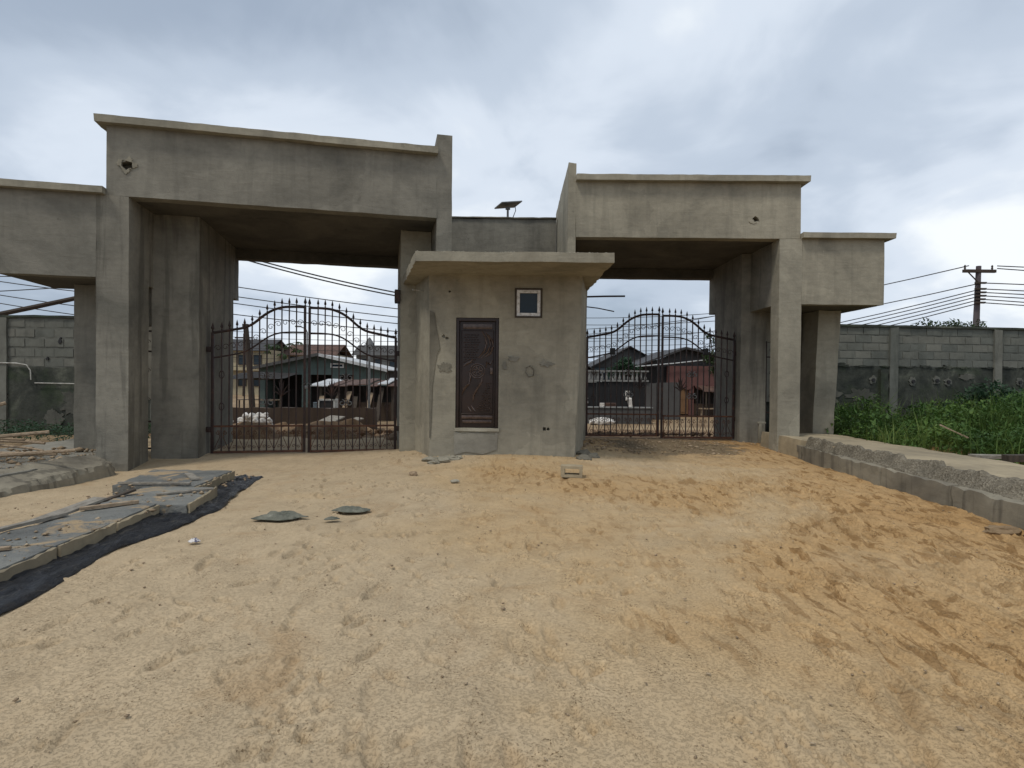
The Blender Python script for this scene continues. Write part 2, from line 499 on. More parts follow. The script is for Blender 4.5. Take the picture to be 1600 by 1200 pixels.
class MB:
    """Collects vertices and faces of one mesh."""

    def __init__(self):
        self.v, self.f = [], []

    def add(self, vs, fs):
        k = len(self.v)
        self.v += [tuple(p) for p in vs]
        self.f += [tuple(i + k for i in f) for f in fs]
        return self

    def box(self, x0, x1, y0, y1, z0, z1):
        vs = [(x, y, z) for z in (z0, z1) for y in (y0, y1) for x in (x0, x1)]
        return self.add(vs, [(0, 2, 3, 1), (4, 5, 7, 6), (0, 1, 5, 4), (2, 6, 7, 3), (0, 4, 6, 2), (1, 3, 7, 5)])

    def hexa(self, bottom, top, step=0.22, amp=0.006, chip=0.012, skip=()):
        """Rough six-sided block: bottom and top are four corners each (x0y0, x1y0, x1y1, x0y1)."""
        B = [Vector(p) for p in bottom]
        T = [Vector(p) for p in top]
        nx = max(1, min(60, round(max((B[1] - B[0]).length, (B[2] - B[3]).length) / step)))
        ny = max(1, min(60, round(max((B[3] - B[0]).length, (B[2] - B[1]).length) / step)))
        nz = max(1, min(60, round((T[0] - B[0]).length / step)))
        cen = sum(B + T, Vector()) / 8
        key, vs, fs = {}, [], []

        def vid(i, j, k):
            q = key.get((i, j, k))
            if q is None:
                a, b, c = i / nx, j / ny, k / nz
                lo = B[0] * (1 - a) * (1 - b) + B[1] * a * (1 - b) + B[2] * a * b + B[3] * (1 - a) * b
                hi = T[0] * (1 - a) * (1 - b) + T[1] * a * (1 - b) + T[2] * a * b + T[3] * (1 - a) * b
                p = lo * (1 - c) + hi * c
                ext = (i in (0, nx)) + (j in (0, ny)) + (k in (0, nz))
                if amp:
                    p = p + noise.noise_vector(p * 1.3 + Vector((3, 7, 1))) * amp + noise.noise_vector(p * 5.1) * amp * 0.5
                if chip and ext >= 2:
                    d = cen - p
                    d = Vector((d.x if i in (0, nx) else 0, d.y if j in (0, ny) else 0, d.z if k in (0, nz) else 0))
                    if d.length > 1e-6:
                        p = p + d.normalized() * chip * random.random() ** 2.5
                q = key[(i, j, k)] = len(vs)
                vs.append(tuple(p))
            return q

        for i in range(nx):
            for j in range(ny):
                if 'b' not in skip:
                    fs.append((vid(i, j, 0), vid(i, j + 1, 0), vid(i + 1, j + 1, 0), vid(i + 1, j, 0)))
                if 't' not in skip:
                    fs.append((vid(i, j, nz), vid(i + 1, j, nz), vid(i + 1, j + 1, nz), vid(i, j + 1, nz)))
        for i in range(nx):
            for k in range(nz):
                fs.append((vid(i, 0, k), vid(i + 1, 0, k), vid(i + 1, 0, k + 1), vid(i, 0, k + 1)))
                fs.append((vid(i, ny, k), vid(i, ny, k + 1), vid(i + 1, ny, k + 1), vid(i + 1, ny, k)))
        for j in range(ny):
            for k in range(nz):
                fs.append((vid(0, j, k), vid(0, j, k + 1), vid(0, j + 1, k + 1), vid(0, j + 1, k)))
                fs.append((vid(nx, j, k), vid(nx, j + 1, k), vid(nx, j + 1, k + 1), vid(nx, j, k + 1)))
        return self.add(vs, fs)

    def rbox(self, x0, x1, y0, y1, z0, z1, step=0.22, amp=0.006, chip=0.012):
        q = [(x0, y0), (x1, y0), (x1, y1), (x0, y1)]
        return self.hexa([(x, y, z0) for x, y in q], [(x, y, z1) for x, y in q], step, amp, chip)

    def tube(self, pts, r, sides=6, caps=True):
        pts = [Vector(p) for p in pts]
        n = len(pts)
        rs = r if isinstance(r, (list, tuple)) else [r] * n
        vs, fs = [], []
        up = Vector((0.13, 0.31, 0.94))
        for i, p in enumerate(pts):
            d = (pts[min(i + 1, n - 1)] - pts[max(i - 1, 0)]).normalized()
            if abs(d.dot(up)) > 0.97:
                up = Vector((0.9, 0.3, 0.1))
            a = d.cross(up).normalized()
            b = d.cross(a)
            for k in range(sides):
                an = 2 * math.pi * (k + 0.5) / sides
                vs.append(p + (a * math.cos(an) + b * math.sin(an)) * rs[i])
        for i in range(n - 1):
            for k in range(sides):
                k2 = (k + 1) % sides
                fs.append((i * sides + k, i * sides + k2, (i + 1) * sides + k2, (i + 1) * sides + k))
        if caps:
            fs.append(tuple(range(sides))[::-1])
            fs.append(tuple((n - 1) * sides + k for k in range(sides)))
        return self.add(vs, fs)

    def lathe(self, prof, at=(0, 0, 0), sides=8):
        """prof: (radius, z) pairs turned about the vertical axis."""
        vs, fs = [], []
        for r, z in prof:
            for k in range(sides):
                an = 2 * math.pi * k / sides
                vs.append((at[0] + r * math.cos(an), at[1] + r * math.sin(an), at[2] + z))
        for i in range(len(prof) - 1):
            for k in range(sides):
                k2 = (k + 1) % sides
                fs.append((i * sides + k, i * sides + k2, (i + 1) * sides + k2, (i + 1) * sides + k))
        fs.append(tuple(range(sides))[::-1])
        fs.append(tuple((len(prof) - 1) * sides + k for k in range(sides)))
        return self.add(vs, fs)

    def prism(self, poly, y0, y1):
        """poly: (x, z) outline extruded from y0 to y1."""
        n = len(poly)
        vs = [(x, y0, z) for x, z in poly] + [(x, y1, z) for x, z in poly]
        fs = [tuple(range(n)), tuple(range(2 * n - 1, n - 1, -1))]
        fs += [(i, i + n, (i + 1) % n + n, (i + 1) % n) for i in range(n)]
        return self.add(vs, fs)

    def flat(self, poly, z0, z1):
        """poly: (x, y) outline, extruded in z."""
        n = len(poly)
        vs = [(x, y, z0) for x, y in poly] + [(x, y, z1) for x, y in poly]
        fs = [tuple(range(n))[::-1], tuple(range(n, 2 * n))]
        fs += [(i, (i + 1) % n, (i + 1) % n + n, i + n) for i in range(n)]
        return self.add(vs, fs)

    def build(self, name, mat, parent=None, smooth=35, bevel=0.0):
        me = bpy.data.meshes.new(name)
        me.from_pydata(self.v, [], self.f)
        me.update()
        bm = bmesh.new()
        bm.from_mesh(me)
        bmesh.ops.recalc_face_normals(bm, faces=bm.faces)
        if bevel:
            ed = [e for e in bm.edges if len(e.link_faces) == 2 and e.calc_face_angle(0) > 0.6]
            bmesh.ops.bevel(bm, geom=ed, offset=bevel, segments=2, affect='EDGES', profile=0.6)
        bm.to_mesh(me)
        bm.free()
        if smooth:
            me.polygons.foreach_set('use_smooth', [True] * len(me.polygons))
            me.set_sharp_from_angle(angle=R(smooth))
        return link(name, me, mat, parent)


def mesh_np(name, verts, faces, mat, parent=None, smooth=False):
    """verts (n,3) array, faces (m,k) int array."""
    me = bpy.data.meshes.new(name)
    nv, (nf, k) = len(verts), faces.shape
    me.vertices.add(nv)
    me.vertices.foreach_set('co', np.asarray(verts, np.float32).ravel())
    me.loops.add(nf * k)
    me.loops.foreach_set('vertex_index', faces.astype(np.int32).ravel())
    me.polygons.add(nf)
    me.polygons.foreach_set('loop_start', np.arange(0, nf * k, k, dtype=np.int32))
    me.polygons.foreach_set('loop_total', np.full(nf, k, np.int32))
    if smooth:
        me.polygons.foreach_set('use_smooth', np.ones(nf, bool))
    me.update(calc_edges=True)
    return link(name, me, mat, parent)


def hash2(ix, iy, seed):
    h = (ix.astype(np.int64) * 374761393 + iy.astype(np.int64) * 668265263 + seed * 1442695041) & 0x7fffffff
    h = ((h ^ (h >> 13)) * 1274126177) & 0x7fffffff
    h = h ^ (h >> 16)
    return (h & 0xffff) / 65535.0


def vnoise(x, y, seed=0):
    ix, iy = np.floor(x), np.floor(y)
    fx, fy = x - ix, y - iy
    fx, fy = fx * fx * (3 - 2 * fx), fy * fy * (3 - 2 * fy)
    a, b = hash2(ix, iy, seed), hash2(ix + 1, iy, seed)
    c, d = hash2(ix, iy + 1, seed), hash2(ix + 1, iy + 1, seed)
    return (a * (1 - fx) + b * fx) * (1 - fy) + (c * (1 - fx) + d * fx) * fy - 0.5


def sstep(a, b, x):
    q = np.clip((x - a) / (b - a), 0, 1)
    return q * q * (3 - 2 * q)


def ground_z(x, y):
    """Large shape of the ground: level drive, falling to the street outside."""
    x, y = np.asarray(x, float), np.asarray(y, float)
    z = 0.13 * np.exp(-((x) / 1.9) ** 2 - ((y - 10.7) / 1.3) ** 2)
    z = z + 0.10 * np.exp(-((x - 3.5) / 2.6) ** 2 - ((y - 12.6) / 1.5) ** 2)
    z = z - 0.10 * np.exp(-((x + 5.6) / 2.2) ** 2 - ((y - 8.6) / 1.8) ** 2)
    z = z - 0.03 * np.exp(-((x + 3.5) / 2.0) ** 2 - ((y - 11.0) / 1.0) ** 2)
    z = z - 0.62 * sstep(12.6, 22.5, y)
    return z


def gz(x, y):
    return float(ground_z(x, y))


# ------------------------------------------------------------------ ground and sand
def grid_mesh(name, xs, ys, zfun, mat):
    X, Y = np.meshgrid(xs, ys)
    Z = zfun(X, Y)
    nx, ny = len(xs), len(ys)
    v = np.stack([X.ravel(), Y.ravel(), Z.ravel()], 1)
    i = np.arange(ny - 1)[:, None] * nx + np.arange(nx - 1)[None, :]
    i = i.ravel()
    f = np.stack([i, i + 1, i + nx + 1, i + nx], 1)
    return mesh_np(name, v, f, mat, smooth=True)


def far_ground(X, Y):
    z = -0.62 * sstep(12.6, 22.5, Y)
    inside = (np.abs(X) < 9.5) & (Y > -9) & (Y < 24)
    return z - 0.02 - np.where(inside, 0.32, 0.0)


gx = np.concatenate([[-3000, -900, -300, -120, -60, -35, -22], np.arange(-16, 16.1, 0.8), [22, 35, 60, 120, 300, 900, 3000]])
gy = np.concatenate([[-3000, -600, -120, -40, -20], np.arange(-12, 27, 0.8), [30, 40, 60, 100, 200, 500, 1200, 3500]])
tag(grid_mesh('ground', gx, gy, far_ground, 'soil'), 'brown bare earth of the street and the land beyond the walls', 'ground', kind='structure')

xs = np.unique(np.round(np.concatenate([np.arange(-10.4, -4.6, 0.09), np.arange(-4.6, 5.8, 0.0155), np.arange(5.8, 10.5, 0.09)]), 4))
ys = np.unique(np.round(np.concatenate([np.arange(-10, 1.4, 0.25), np.arange(1.4, 5.2, 0.0145), np.arange(5.2, 9.0, 0.024), np.arange(9.0, 14.3, 0.05)]), 4))
dents = []
for _ in range(430):                       # foot prints and scuffs
    yy = 1.5 + 10 * rng.random() ** 1.25
    dents.append((rng.uniform(-3.0, 5.2), yy, rng.uniform(.05, .13), rng.uniform(.022, .042), rng.normal(1.70, .5), rng.uniform(.014, .034)))
for _ in range(520):                       # sand churned by wheels along the right side
    yy = rng.uniform(2.2, 9.5)
    dents.append((rng.normal(3.45, 0.8), yy, rng.uniform(.08, .32), rng.uniform(.022, .048), rng.normal(1.72, .2), rng.uniform(.014, .036)))
for _ in range(1300):                      # small crumbly pits, in clusters
    L_ = rng.uniform(.016, .04)
    if _ % 9 == 0:
        ccx, ccy = rng.uniform(-3.0, 4.6), 1.5 + 9 * rng.random() ** 1.3
    dents.append((ccx + rng.normal(0, .13), ccy + rng.normal(0, .13), L_ * rng.uniform(1, 2), L_ * rng.uniform(.6, .9), rng.normal(1.75, .5), L_ * rng.uniform(.4, .8)))
for (px, py, a) in [(1.52, 3.75, 2.3), (1.75, 3.25, 2.4), (1.05, 4.05, 2.2), (2.35, 2.72, 2.3), (1.25, 3.5, 2.2), (2.9, 2.3, 2.4), (-1.0, 2.45, .6)]:
    dents.append((px, py, .15, .055, a, -0.5))    # tread prints (negative = lugged sole)


def sand_z(X, Y):
    z = ground_z(X, Y)
    right = sstep(1.4, 3.4, X) * sstep(11.0, 8.0, Y)
    z = z + 0.05 * vnoise(X / 1.7, Y / 1.7, 1) + (0.012 + .016 * right) * vnoise(X / .6, Y / .6, 2)
    a, b = X * .99 + Y * .13, -X * .13 + Y * .99            # drag direction of the wheel tracks
    z = z + (0.005 + 0.026 * right) * (vnoise(a / .09 + 3, b / .42, 3) - .6 * np.abs(vnoise(a / .16, b / .5, 13)))
    z = z + (0.006 + 0.014 * right) * vnoise(X / .19, Y / .19, 4) + (0.005 + 0.014 * right) * vnoise(X / .085, Y / .085, 5)
    z = z + (0.003 + .006 * right) * vnoise(X / .042, Y / .042, 6)
    cl = vnoise(X / .06, Y / .06, 8) * (vnoise(X / .5, Y / .5, 9) > 0.16)
    z = z + 0.06 * np.clip(cl - 0.26, 0, 1)
    for (cx, cy, L, W, ang, dep) in dents:
        i0, i1 = np.searchsorted(xs, [cx - 2.2 * L, cx + 2.2 * L])
        j0, j1 = np.searchsorted(ys, [cy - 2.2 * L, cy + 2.2 * L])
        if i1 <= i0 or j1 <= j0:
            continue
        dx, dy = X[j0:j1, i0:i1] - cx, Y[j0:j1, i0:i1] - cy
        u = (dx * math.cos(ang) + dy * math.sin(ang)) / L
        w = (-dx * math.sin(ang) + dy * math.cos(ang)) / W
        q = u * u + w * w
        if dep < 0:
            sole = 1 - sstep(0.75, 1.1, q)
            lug = 0.5 + 0.5 * np.sign(np.sin(u * 13) * np.cos(w * 4.5))
            z[j0:j1, i0:i1] -= sole * (0.008 + 0.014 * lug)
        else:
            z[j0:j1, i0:i1] += dep * (-np.exp(-q ** 3) + 0.55 * np.exp(-((np.sqrt(q) - 1.35) / .38) ** 2) * (0.5 + 0.5 * np.sign(w)))
    # wheel rut along the lower right and sand banked against the kerbs
    rut = np.abs((X - 2.55) * .80 + (Y - 3.0) * .60)
    z = z - 0.045 * np.exp(-(rut / .07) ** 2) * sstep(1.9, 2.6, X) * sstep(4.2, 3.2, Y) * 1.0
    z = z + 0.05 * np.exp(-((X - 5.0) / .5) ** 2) * (0.5 + vnoise(Y / .9, X / 3, 12))
    edge = sstep(9.6, 10.4, np.abs(X)) + .5 * sstep(13.9, 14.3, Y) + sstep(-9, -10, Y)
    return z - 0.5 * np.clip(edge, 0, 1)


tag(grid_mesh('sand_drive', xs, ys, sand_z, 'sand'), 'loose tan sand covering the drive inside the gates', 'sand', kind='structure')

def street_z(X, Y):
    z = ground_z(X, Y) - .02
    k = sstep(12.9, 13.6, Y) * sstep(19.5, 16.5, Y)
    lft = .35 + .65 * sstep(1.0, -1.0, X)
    z = z + k * lft * (0.75 * np.clip(vnoise(X / .85, Y / .85, 14) + .05, 0, 1) + .22 * vnoise(X / .3, Y / .3, 15)) + .06 * vnoise(X / .12, Y / .12, 16) * k + .03 * vnoise(X / .5, Y / .5, 17)
    edge = sstep(9.6, 10.4, np.abs(X)) + sstep(24.0, 25.0, Y)
    return z - .12 * sstep(13.1, 12.7, Y) - 0.5 * np.clip(edge, 0, 1)


sx, sy = np.arange(-10.5, 10.51, 0.10), np.concatenate([np.arange(12.7, 20, .07), np.arange(20, 25.1, .25)])
tag(grid_mesh('street', sx, sy, street_z, 'rubble_soil'), 'brown lumpy earth street outside the gates', 'street', kind='structure')

# loose crumbs and stones on the sand
ico = np.array([(0, 0, 1), (.9, 0, .3), (.28, .85, .25), (-.72, .52, .35), (-.72, -.52, .2), (.28, -.85, .3), (0, 0, -.8)])
icf = np.array([(0, 1, 2), (0, 2, 3), (0, 3, 4), (0, 4, 5), (0, 5, 1), (6, 2, 1), (6, 3, 2), (6, 4, 3), (6, 5, 4), (6, 1, 5)])


def scatter(name, n, xr, yr, size, mat, zoff=0.0, pw=1.0):
    x = rng.uniform(*xr, n)
    y = yr[0] + (yr[1] - yr[0]) * rng.random(n) ** pw
    s = size[0] + (size[1] - size[0]) * rng.random(n) ** 4
    zz = ground_z(x, y) + 0.05 * vnoise(x / 1.7, y / 1.7, 1) + 0.028 * vnoise(x / .6, y / .6, 2) + zoff
    a = rng.uniform(0, 6.28, n)
    st = rng.uniform(.6, 1.4, (n, 3)) * np.array([1.2, 1, .65])
    P = ico[None] * st[:, None] * s[:, None, None] * rng.uniform(.75, 1.2, (n, 7, 1))
    ca, sa = np.cos(a)[:, None], np.sin(a)[:, None]
    V = np.stack([P[..., 0] * ca - P[..., 1] * sa + x[:, None], P[..., 0] * sa + P[..., 1] * ca + y[:, None], P[..., 2] + zz[:, None]], -1)
    F = (icf[None] + (np.arange(n) * 7)[:, None, None]).reshape(-1, 3)
    return mesh_np(name, V.reshape(-1, 3), F, mat)


tag(scatter('gravel', 1700, (-3.6, 5.0), (1.3, 11.5), (.003, .014), 'pebble', 0.006, 1.4), 'small stones and sand crumbs scattered over the drive', 'gravel', kind='stuff')
tag(scatter('gate_gravel', 900, (1.4, 5.8), (10.9, 13.0), (.012, .05), 'pebble', 0.006), 'grey gravel trodden into the soil before the right gate', 'gravel', kind='stuff')
tag(scatter('street_rubble', 1500, (-7.0, 5.6), (13.6, 19.0), (.02, .11), 'rubble_soil', 0.10), 'broken earth clods dumped on the street outside the gates', 'rubble', kind='stuff')

# ------------------------------------------------------------------ gateway portals
SOF, TOP, FIN, WB, WT = 4.28, 5.38, 5.76, 2.98, 4.28


def cut(o, cutters):
    for c_ in cutters:
        md = o.modifiers.new('cut', 'BOOLEAN')
        md.operation = 'DIFFERENCE'
        md.solver = 'EXACT'
        md.object = c_
    bpy.context.view_layer.update()
    dg = bpy.context.evaluated_depsgraph_get()
    me = bpy.data.meshes.new_from_object(o.evaluated_get(dg))
    o.modifiers.clear()
    old = o.data
    o.data = me
    bpy.data.meshes.remove(old)
    for c_ in cutters:
        d = c_.data
        bpy.data.objects.remove(c_)
        bpy.data.meshes.remove(d)


def hole_cutter(parent, u, z, r, y0, y1):
    n = 11
    poly = []
    for k in range(n):
        an = 2 * math.pi * k / n
        rr = r * random.uniform(0.65, 1.2)
        poly.append((u + rr * math.cos(an), z + rr * math.sin(an) * .85))
    return MB().prism(poly, y0, y1).build('cutter', None, parent, smooth=0)


def blob_poly(u, z, w, h, n=14, jag=0.35):
    out = []
    n *= 3
    sd = random.uniform(0, 90)
    for k in range(n):
        an = 2 * math.pi * k / n
        q = 1 - jag * (.6 + 1.1 * noise.noise(Vector((math.cos(an) * 1.6 + sd, math.sin(an) * 1.6, 0))) + .8 * noise.noise(Vector((math.cos(an) * 5 + sd, math.sin(an) * 5, 3)))) - .12 * random.random()
        out.append((u + w * q * math.cos(an), z + h * q * math.sin(an)))
    return out


def portal(root, m, P):
    def bx(a0, a1, n0, n1, z0, z1, **k):
        x0, x1 = sorted((m * a0, m * a1))
        return MB().rbox(x0, x1, n0, n1, z0, z1, **k)
    ai, aj, ao, ae, ac, aw = P['ai'], P['aj'], P['ao'], P['ae'], P['ac'], P['aw']
    pb = P['pb']
    fb = bx(aj, ae, 0, .25, SOF, TOP, step=.17, chip=.005).build('front_beam', P['mat'], root)
    cut(fb, [hole_cutter(root, m * P['hole'][0], P['hole'][1], P['hole'][2], -.2, .16)])
    # broken rim of the hole and old repair scars, a few millimetres proud of the face
    for (a, z, w, h, mt) in P['scars']:
        MB().prism(blob_poly(m * a, z, w, h), -.012, .03).build('plaster_scar', mt, root, smooth=0)
    bx(aj - .01, ae + .13, -.13, .38, TOP, TOP + .115, step=.14, chip=.014, amp=.005).build('coping', 'plaster', root)
    bx(ai, aj, .0, pb + .4, -.35, FIN, step=.25, chip=.03).build('fin_wall', P['mat'], root)
    bx(aj, ae, .25, pb + .1, SOF, SOF + .16, step=.4).build('soffit_slab', 'soffit_shade_concrete', root)
    bx(aj, ae, pb + .1, pb + .42, SOF - .22, TOP, step=.3).build('back_beam', 'soffit_shade_concrete', root)
    bx(ao, ae, .25, pb + .1, SOF + .16, TOP, step=.3).build('parapet_wall', 'plaster', root)
    # main column standing forward, then the side wall over the wicket opening, then the pillar that carries the gate
    bx(ao, ac, 0, P['cd'], -.45, SOF, step=.2, chip=.006).build('column', P['colmat'], root)
    bx(ao, ac, P['cd'], pb, WB, SOF, step=.3).build('side_wall', 'plaster_streaked', root)
    p0, p1, pf = P['p0'], P['p1'], P['pf']
    bx(p0, p1, pf, pb - .1, -.35, SOF, step=.22, chip=.012).build('gate_pillar', 'plaster_streaked', root)
    bx(p0, p1, pb - .1, pb + .35, 3.15, SOF, step=.22, chip=.012).build('pillar_head', 'plaster_streaked', root)
    bx(P['q0'], P['q1'], pf, pb, -.35, SOF, step=.22, chip=.02).build('gate_pillar', 'plaster', root)
    # low side wing over the footpath
    bx(ac, aw, 0, .22, WB, WT, step=.18, chip=.006).build('wing_beam', P['wmat'], root)
    bx(ae, aw + .16, -.12, .34, WT, WT + .105, step=.14, chip=.014, amp=.005).build('wing_coping', 'plaster', root)
    bx(ac, aw, .22, P['wd'], WB, WB + .14, step=.3).build('wing_soffit', 'soffit_shade_concrete', root)
    bx(aw - .2, aw, .22, P['wd'], WB + .14, WT, step=.3).build('wing_end_wall', 'plaster_grey', root)
    oc = P['oc']
    bx(p1, oc[0] + .02, pf + .08, pf + .32, 2.32, WB, step=.25).build('wicket_lintel', 'plaster_grey', root)
    bx(ac, oc[1], P['wd'], pb + .3, WB, WB + .14, step=.4).build('wing_soffit', 'soffit_shade_concrete', root)
    bx(p1, oc[1], pb + .3, pb + .5, .9, WB + .14, step=.4).build('wing_back_wall', 'plaster_grey', root)
    q = [(m * oc[0], oc[4]), (m * oc[1], oc[4]), (m * oc[1], oc[5]), (m * oc[0], oc[5])]
    tq = [(m * oc[2], oc[4]), (m * oc[3], oc[4]), (m * oc[3], oc[5]), (m * oc[2], oc[5])]
    MB().hexa([(x, y, -.3) for x, y in q], [(x, y, WB) for x, y in tq], .22, .007, .02).build('outer_column', P['wmat'], root)


L0, LTH = Vector((-3.74, 9.72, 0)), R(12.5)
R0, RTH = Vector((3.40, 11.5, 0)), R(-0.3)
left = thing('gateway_portal', 'larger nearer grey plastered gateway at left with a broken hole above its column', 'gateway', L0, LTH)
portal(left, -1, dict(ai=-2.70, aj=-2.43, ao=2.44, ae=2.76, ac=2.90, aw=4.25, pb=3.5, cd=.80, p0=1.70, p1=2.47, pf=1.0, q0=-1.84, q1=-2.42,
                      wd=1.6, oc=(3.27, 3.62, 3.27, 3.62, .9, 1.6), hole=(2.47, 4.78, .10), mat='plaster_grey', colmat='plaster_streaked', wmat='plaster_grey',
                      scars=[(2.47, 4.78, .17, .15, 'plaster')]))
right = thing('gateway_portal', 'pale plastered gateway at right whose side wing juts out toward the utility pole', 'gateway', R0, RTH)
portal(right, 1, dict(ai=-2.315, aj=-2.16, ao=1.90, ae=2.31, ac=2.35, aw=3.98, pb=3.2, cd=.36, p0=1.70, p1=2.27, pf=1.4, q0=-1.75, q1=-2.16,
                      wd=1.5, oc=(3.05, 3.49, 3.17, 3.65, .9, 2.1), hole=(1.42, 4.66, .075), mat='plaster', colmat='plaster_pale', wmat='plaster',
                      scars=[(1.36, 4.61, .10, .05, 'plaster_pale')]))
# rims must not close the hole again: cut them as well
for s_, (u, z, r) in ((left, (-2.47, 4.78, .105)), (right, (1.42, 4.66, .08))):
    for ch in list(s_.children):
        if ch.name.startswith('plaster_scar'):
            c0 = Vector(ch.data.vertices[0].co)
            if abs(sum(v.co.x for v in ch.data.vertices) / len(ch.data.vertices) - u) < .12:
                cut(ch, [hole_cutter(s_, u, z, r * .95, -.3, .3)])

lw = MB().rbox(-1.75, 1.08, 14.55, 14.8, 3.3, 5.47, step=.2, chip=.03)
tag(lw.build('link_wall', 'plaster_grey'), 'grey plastered wall joining the two gateways behind the gatehouse roof', 'wall')
MB().rbox(-1.76, 1.083, 14.50, 14.86, 5.47, 5.50, step=.15, chip=.02).build('link_wall_cap', 'plaster_scar', bpy.data.objects['link_wall'])

# ------------------------------------------------------------------ gatehouse
GY = 10.05
gh = thing('gatehouse', 'small plastered gatehouse with brown steel door and little window between the gates', 'gatehouse', (0, 0, 0))
body = MB().hexa([(-1.43, GY, -.3), (1.09, GY, -.3), (1.50, 12.0, -.3), (-2.2, 12.0, -.3)],
                 [(-1.46, GY, 3.26), (1.215, GY, 3.26), (1.55, 12.0, 3.26), (-2.2, 12.0, 3.26)], .16, .007, .022).build('wall', 'plaster', gh)
DX0, DX1, DZ0, DZ1 = -.985, -.235, .57, 2.50
WX0, WX1, WZ0, WZ1 = .035, .515, 2.505, 3.025
cs = [MB().box(DX0, DX1, GY - .2, GY + .16, DZ0, DZ1).build('cutter', None, gh, smooth=0),
      MB().box(WX0, WX1, GY - .2, GY + .14, WZ0, WZ1).build('cutter', None, gh, smooth=0),
      MB().box(.545, .60, GY - .2, GY + .1, .54, .60).build('cutter', None, gh, smooth=0),
      hole_cutter(gh, -1.10, 2.95, .022, GY - .2, GY + .1),
      hole_cutter(gh, .64, .57, .03, GY - .2, GY + .1),
      hole_cutter(gh, -1.20, 2.17, .035, GY - .2, GY + .04),
      hole_cutter(gh, -1.14, 2.14, .03, GY - .2, GY + .05)]
cut(body, cs)
MB().hexa([(-1.50, 8.83, 3.235), (1.545, 8.83, 3.235), (1.52, 12.0, 3.235), (-2.36, 12.0, 3.235)],
          [(-1.50, 8.83, 3.385), (1.545, 8.83, 3.385), (1.52, 12.0, 3.385), (-2.36, 12.0, 3.385)], .12, .010, .022).build('canopy', 'plaster', gh)
# mortar squeezed up along the canopy's front lip
lip = MB()
for _ in range(60):
    x = random.uniform(-1.48, 1.50)
    s = random.uniform(.008, .022)
    lip.add([(x + p[0] * s * 1.6, 8.87 + p[1] * s, 3.385 + p[2] * s * .7) for p in ico], [tuple(f) for f in icf])
tag(lip.build('mortar_crumbs', 'plaster_pale', gh), None, None, kind='stuff')
for (poly, mt) in [(blob_poly(-1.18, 1.62, .16, .10, 18), 'plaster_scar'), (blob_poly(-.13, 1.66, .05, .10, 11), 'plaster_grey'),
                   (blob_poly(.02, 1.79, .14, .06, 14), 'plaster_grey'), (blob_poly(.62, 1.70, .16, .09, 16, .5), 'plaster_grey'),
                   ([(-1.445, 2.62), (-1.36, 2.58), (-1.33, 2.35), (-1.30, 2.2), (-1.26, 1.95), (-1.31, 1.86), (-1.34, 1.7), (-1.39, 1.3), (-1.40, .8), (-1.42, .4), (-1.436, .4)], 'plaster_scar'),
                   ([(-1.0, .52), (-.86, .47), (-.6, .50), (-.3, .46), (-.24, .54), (-.25, .2), (-.5, .12), (-.8, .16), (-1.0, .1)], 'plaster_grey')]:
    MB().prism([(x, z) for x, z in poly], GY - .014, GY + .02).build('plaster_scar', mt, gh, smooth=0)
# outlined chip by the middle of the wall
pc = [(.24, 1.55), (.29, 1.48), (.37, 1.50), (.38, 1.60), (.31, 1.67), (.25, 1.64), (.24, 1.55)]
MB().tube([(x, GY - .006, z) for x, z in pc], .009, 5).build('plaster_chip', 'plaster_scar', gh)
# door: pressed steel leaf in a frame, with embossed ornament
fy = GY + .02
ly = GY + .055
dr = MB().box(DX0 + .06, DX1 - .06, ly, ly + .05, DZ0 + .01, DZ1 - .065).build('door', 'door_steel', gh, bevel=.004)
dr['label'] = 'dark brown embossed steel door with a rosette'
fm = MB()
fm.box(DX0 + .004, DX0 + .055, fy, fy + .12, DZ0, DZ1 - .004).box(DX1 - .055, DX1 - .004, fy, fy + .12, DZ0, DZ1 - .004).box(DX0 + .055, DX1 - .055, fy, fy + .12, DZ1 - .06, DZ1 - .004)
fm.build('door_frame', 'door_steel', dr, bevel=.006)
dw = DX1 - DX0


def dxx(f):
    return DX0 + dw * f


def dzz(f):
    return DZ0 + (DZ1 - DZ0) * f


for (f0, f1, g0, g1) in [(.16, .84, .90, .945), (.16, .84, .045, .072), (.14, .86, .085, .115)]:
    MB().box(dxx(f0), dxx(f1), ly - .018, ly + .01, dzz(g0), dzz(g1)).build('raised_panel', 'door_steel_worn_glint', dr, bevel=.008)
pz = [(dxx(.13), dzz(.13)), (dxx(.87), dzz(.13)), (dxx(.87), dzz(.885)), (dxx(.13), dzz(.885)), (dxx(.13), dzz(.13))]
MB().tube([(x, ly - .006, z) for x, z in pz], .009, 6).build('panel_bead', 'door_steel', dr)
rc = (dxx(.5), dzz(.52))
for rr in (.125, .09, .034):
    MB().tube([(rc[0] + rr * math.cos(k * math.pi / 14), ly - .006, rc[1] + rr * math.sin(k * math.pi / 14)) for k in range(29)], .011, 6, caps=False).build('rosette_ring', 'door_steel_worn_glint', dr)
for k in range(7):
    an = 2 * math.pi * k / 7
    pet = MB().lathe([(.004, -.010), (.015, -.004), (.017, .004), (.004, .012)], sides=7).build('rosette_petal', 'door_steel_worn_glint', dr)
    pet.rotation_euler = (math.pi / 2, 0, 0)
    pet.location = (rc[0] + .062 * math.cos(an), ly - .008, rc[1] + .062 * math.sin(an))
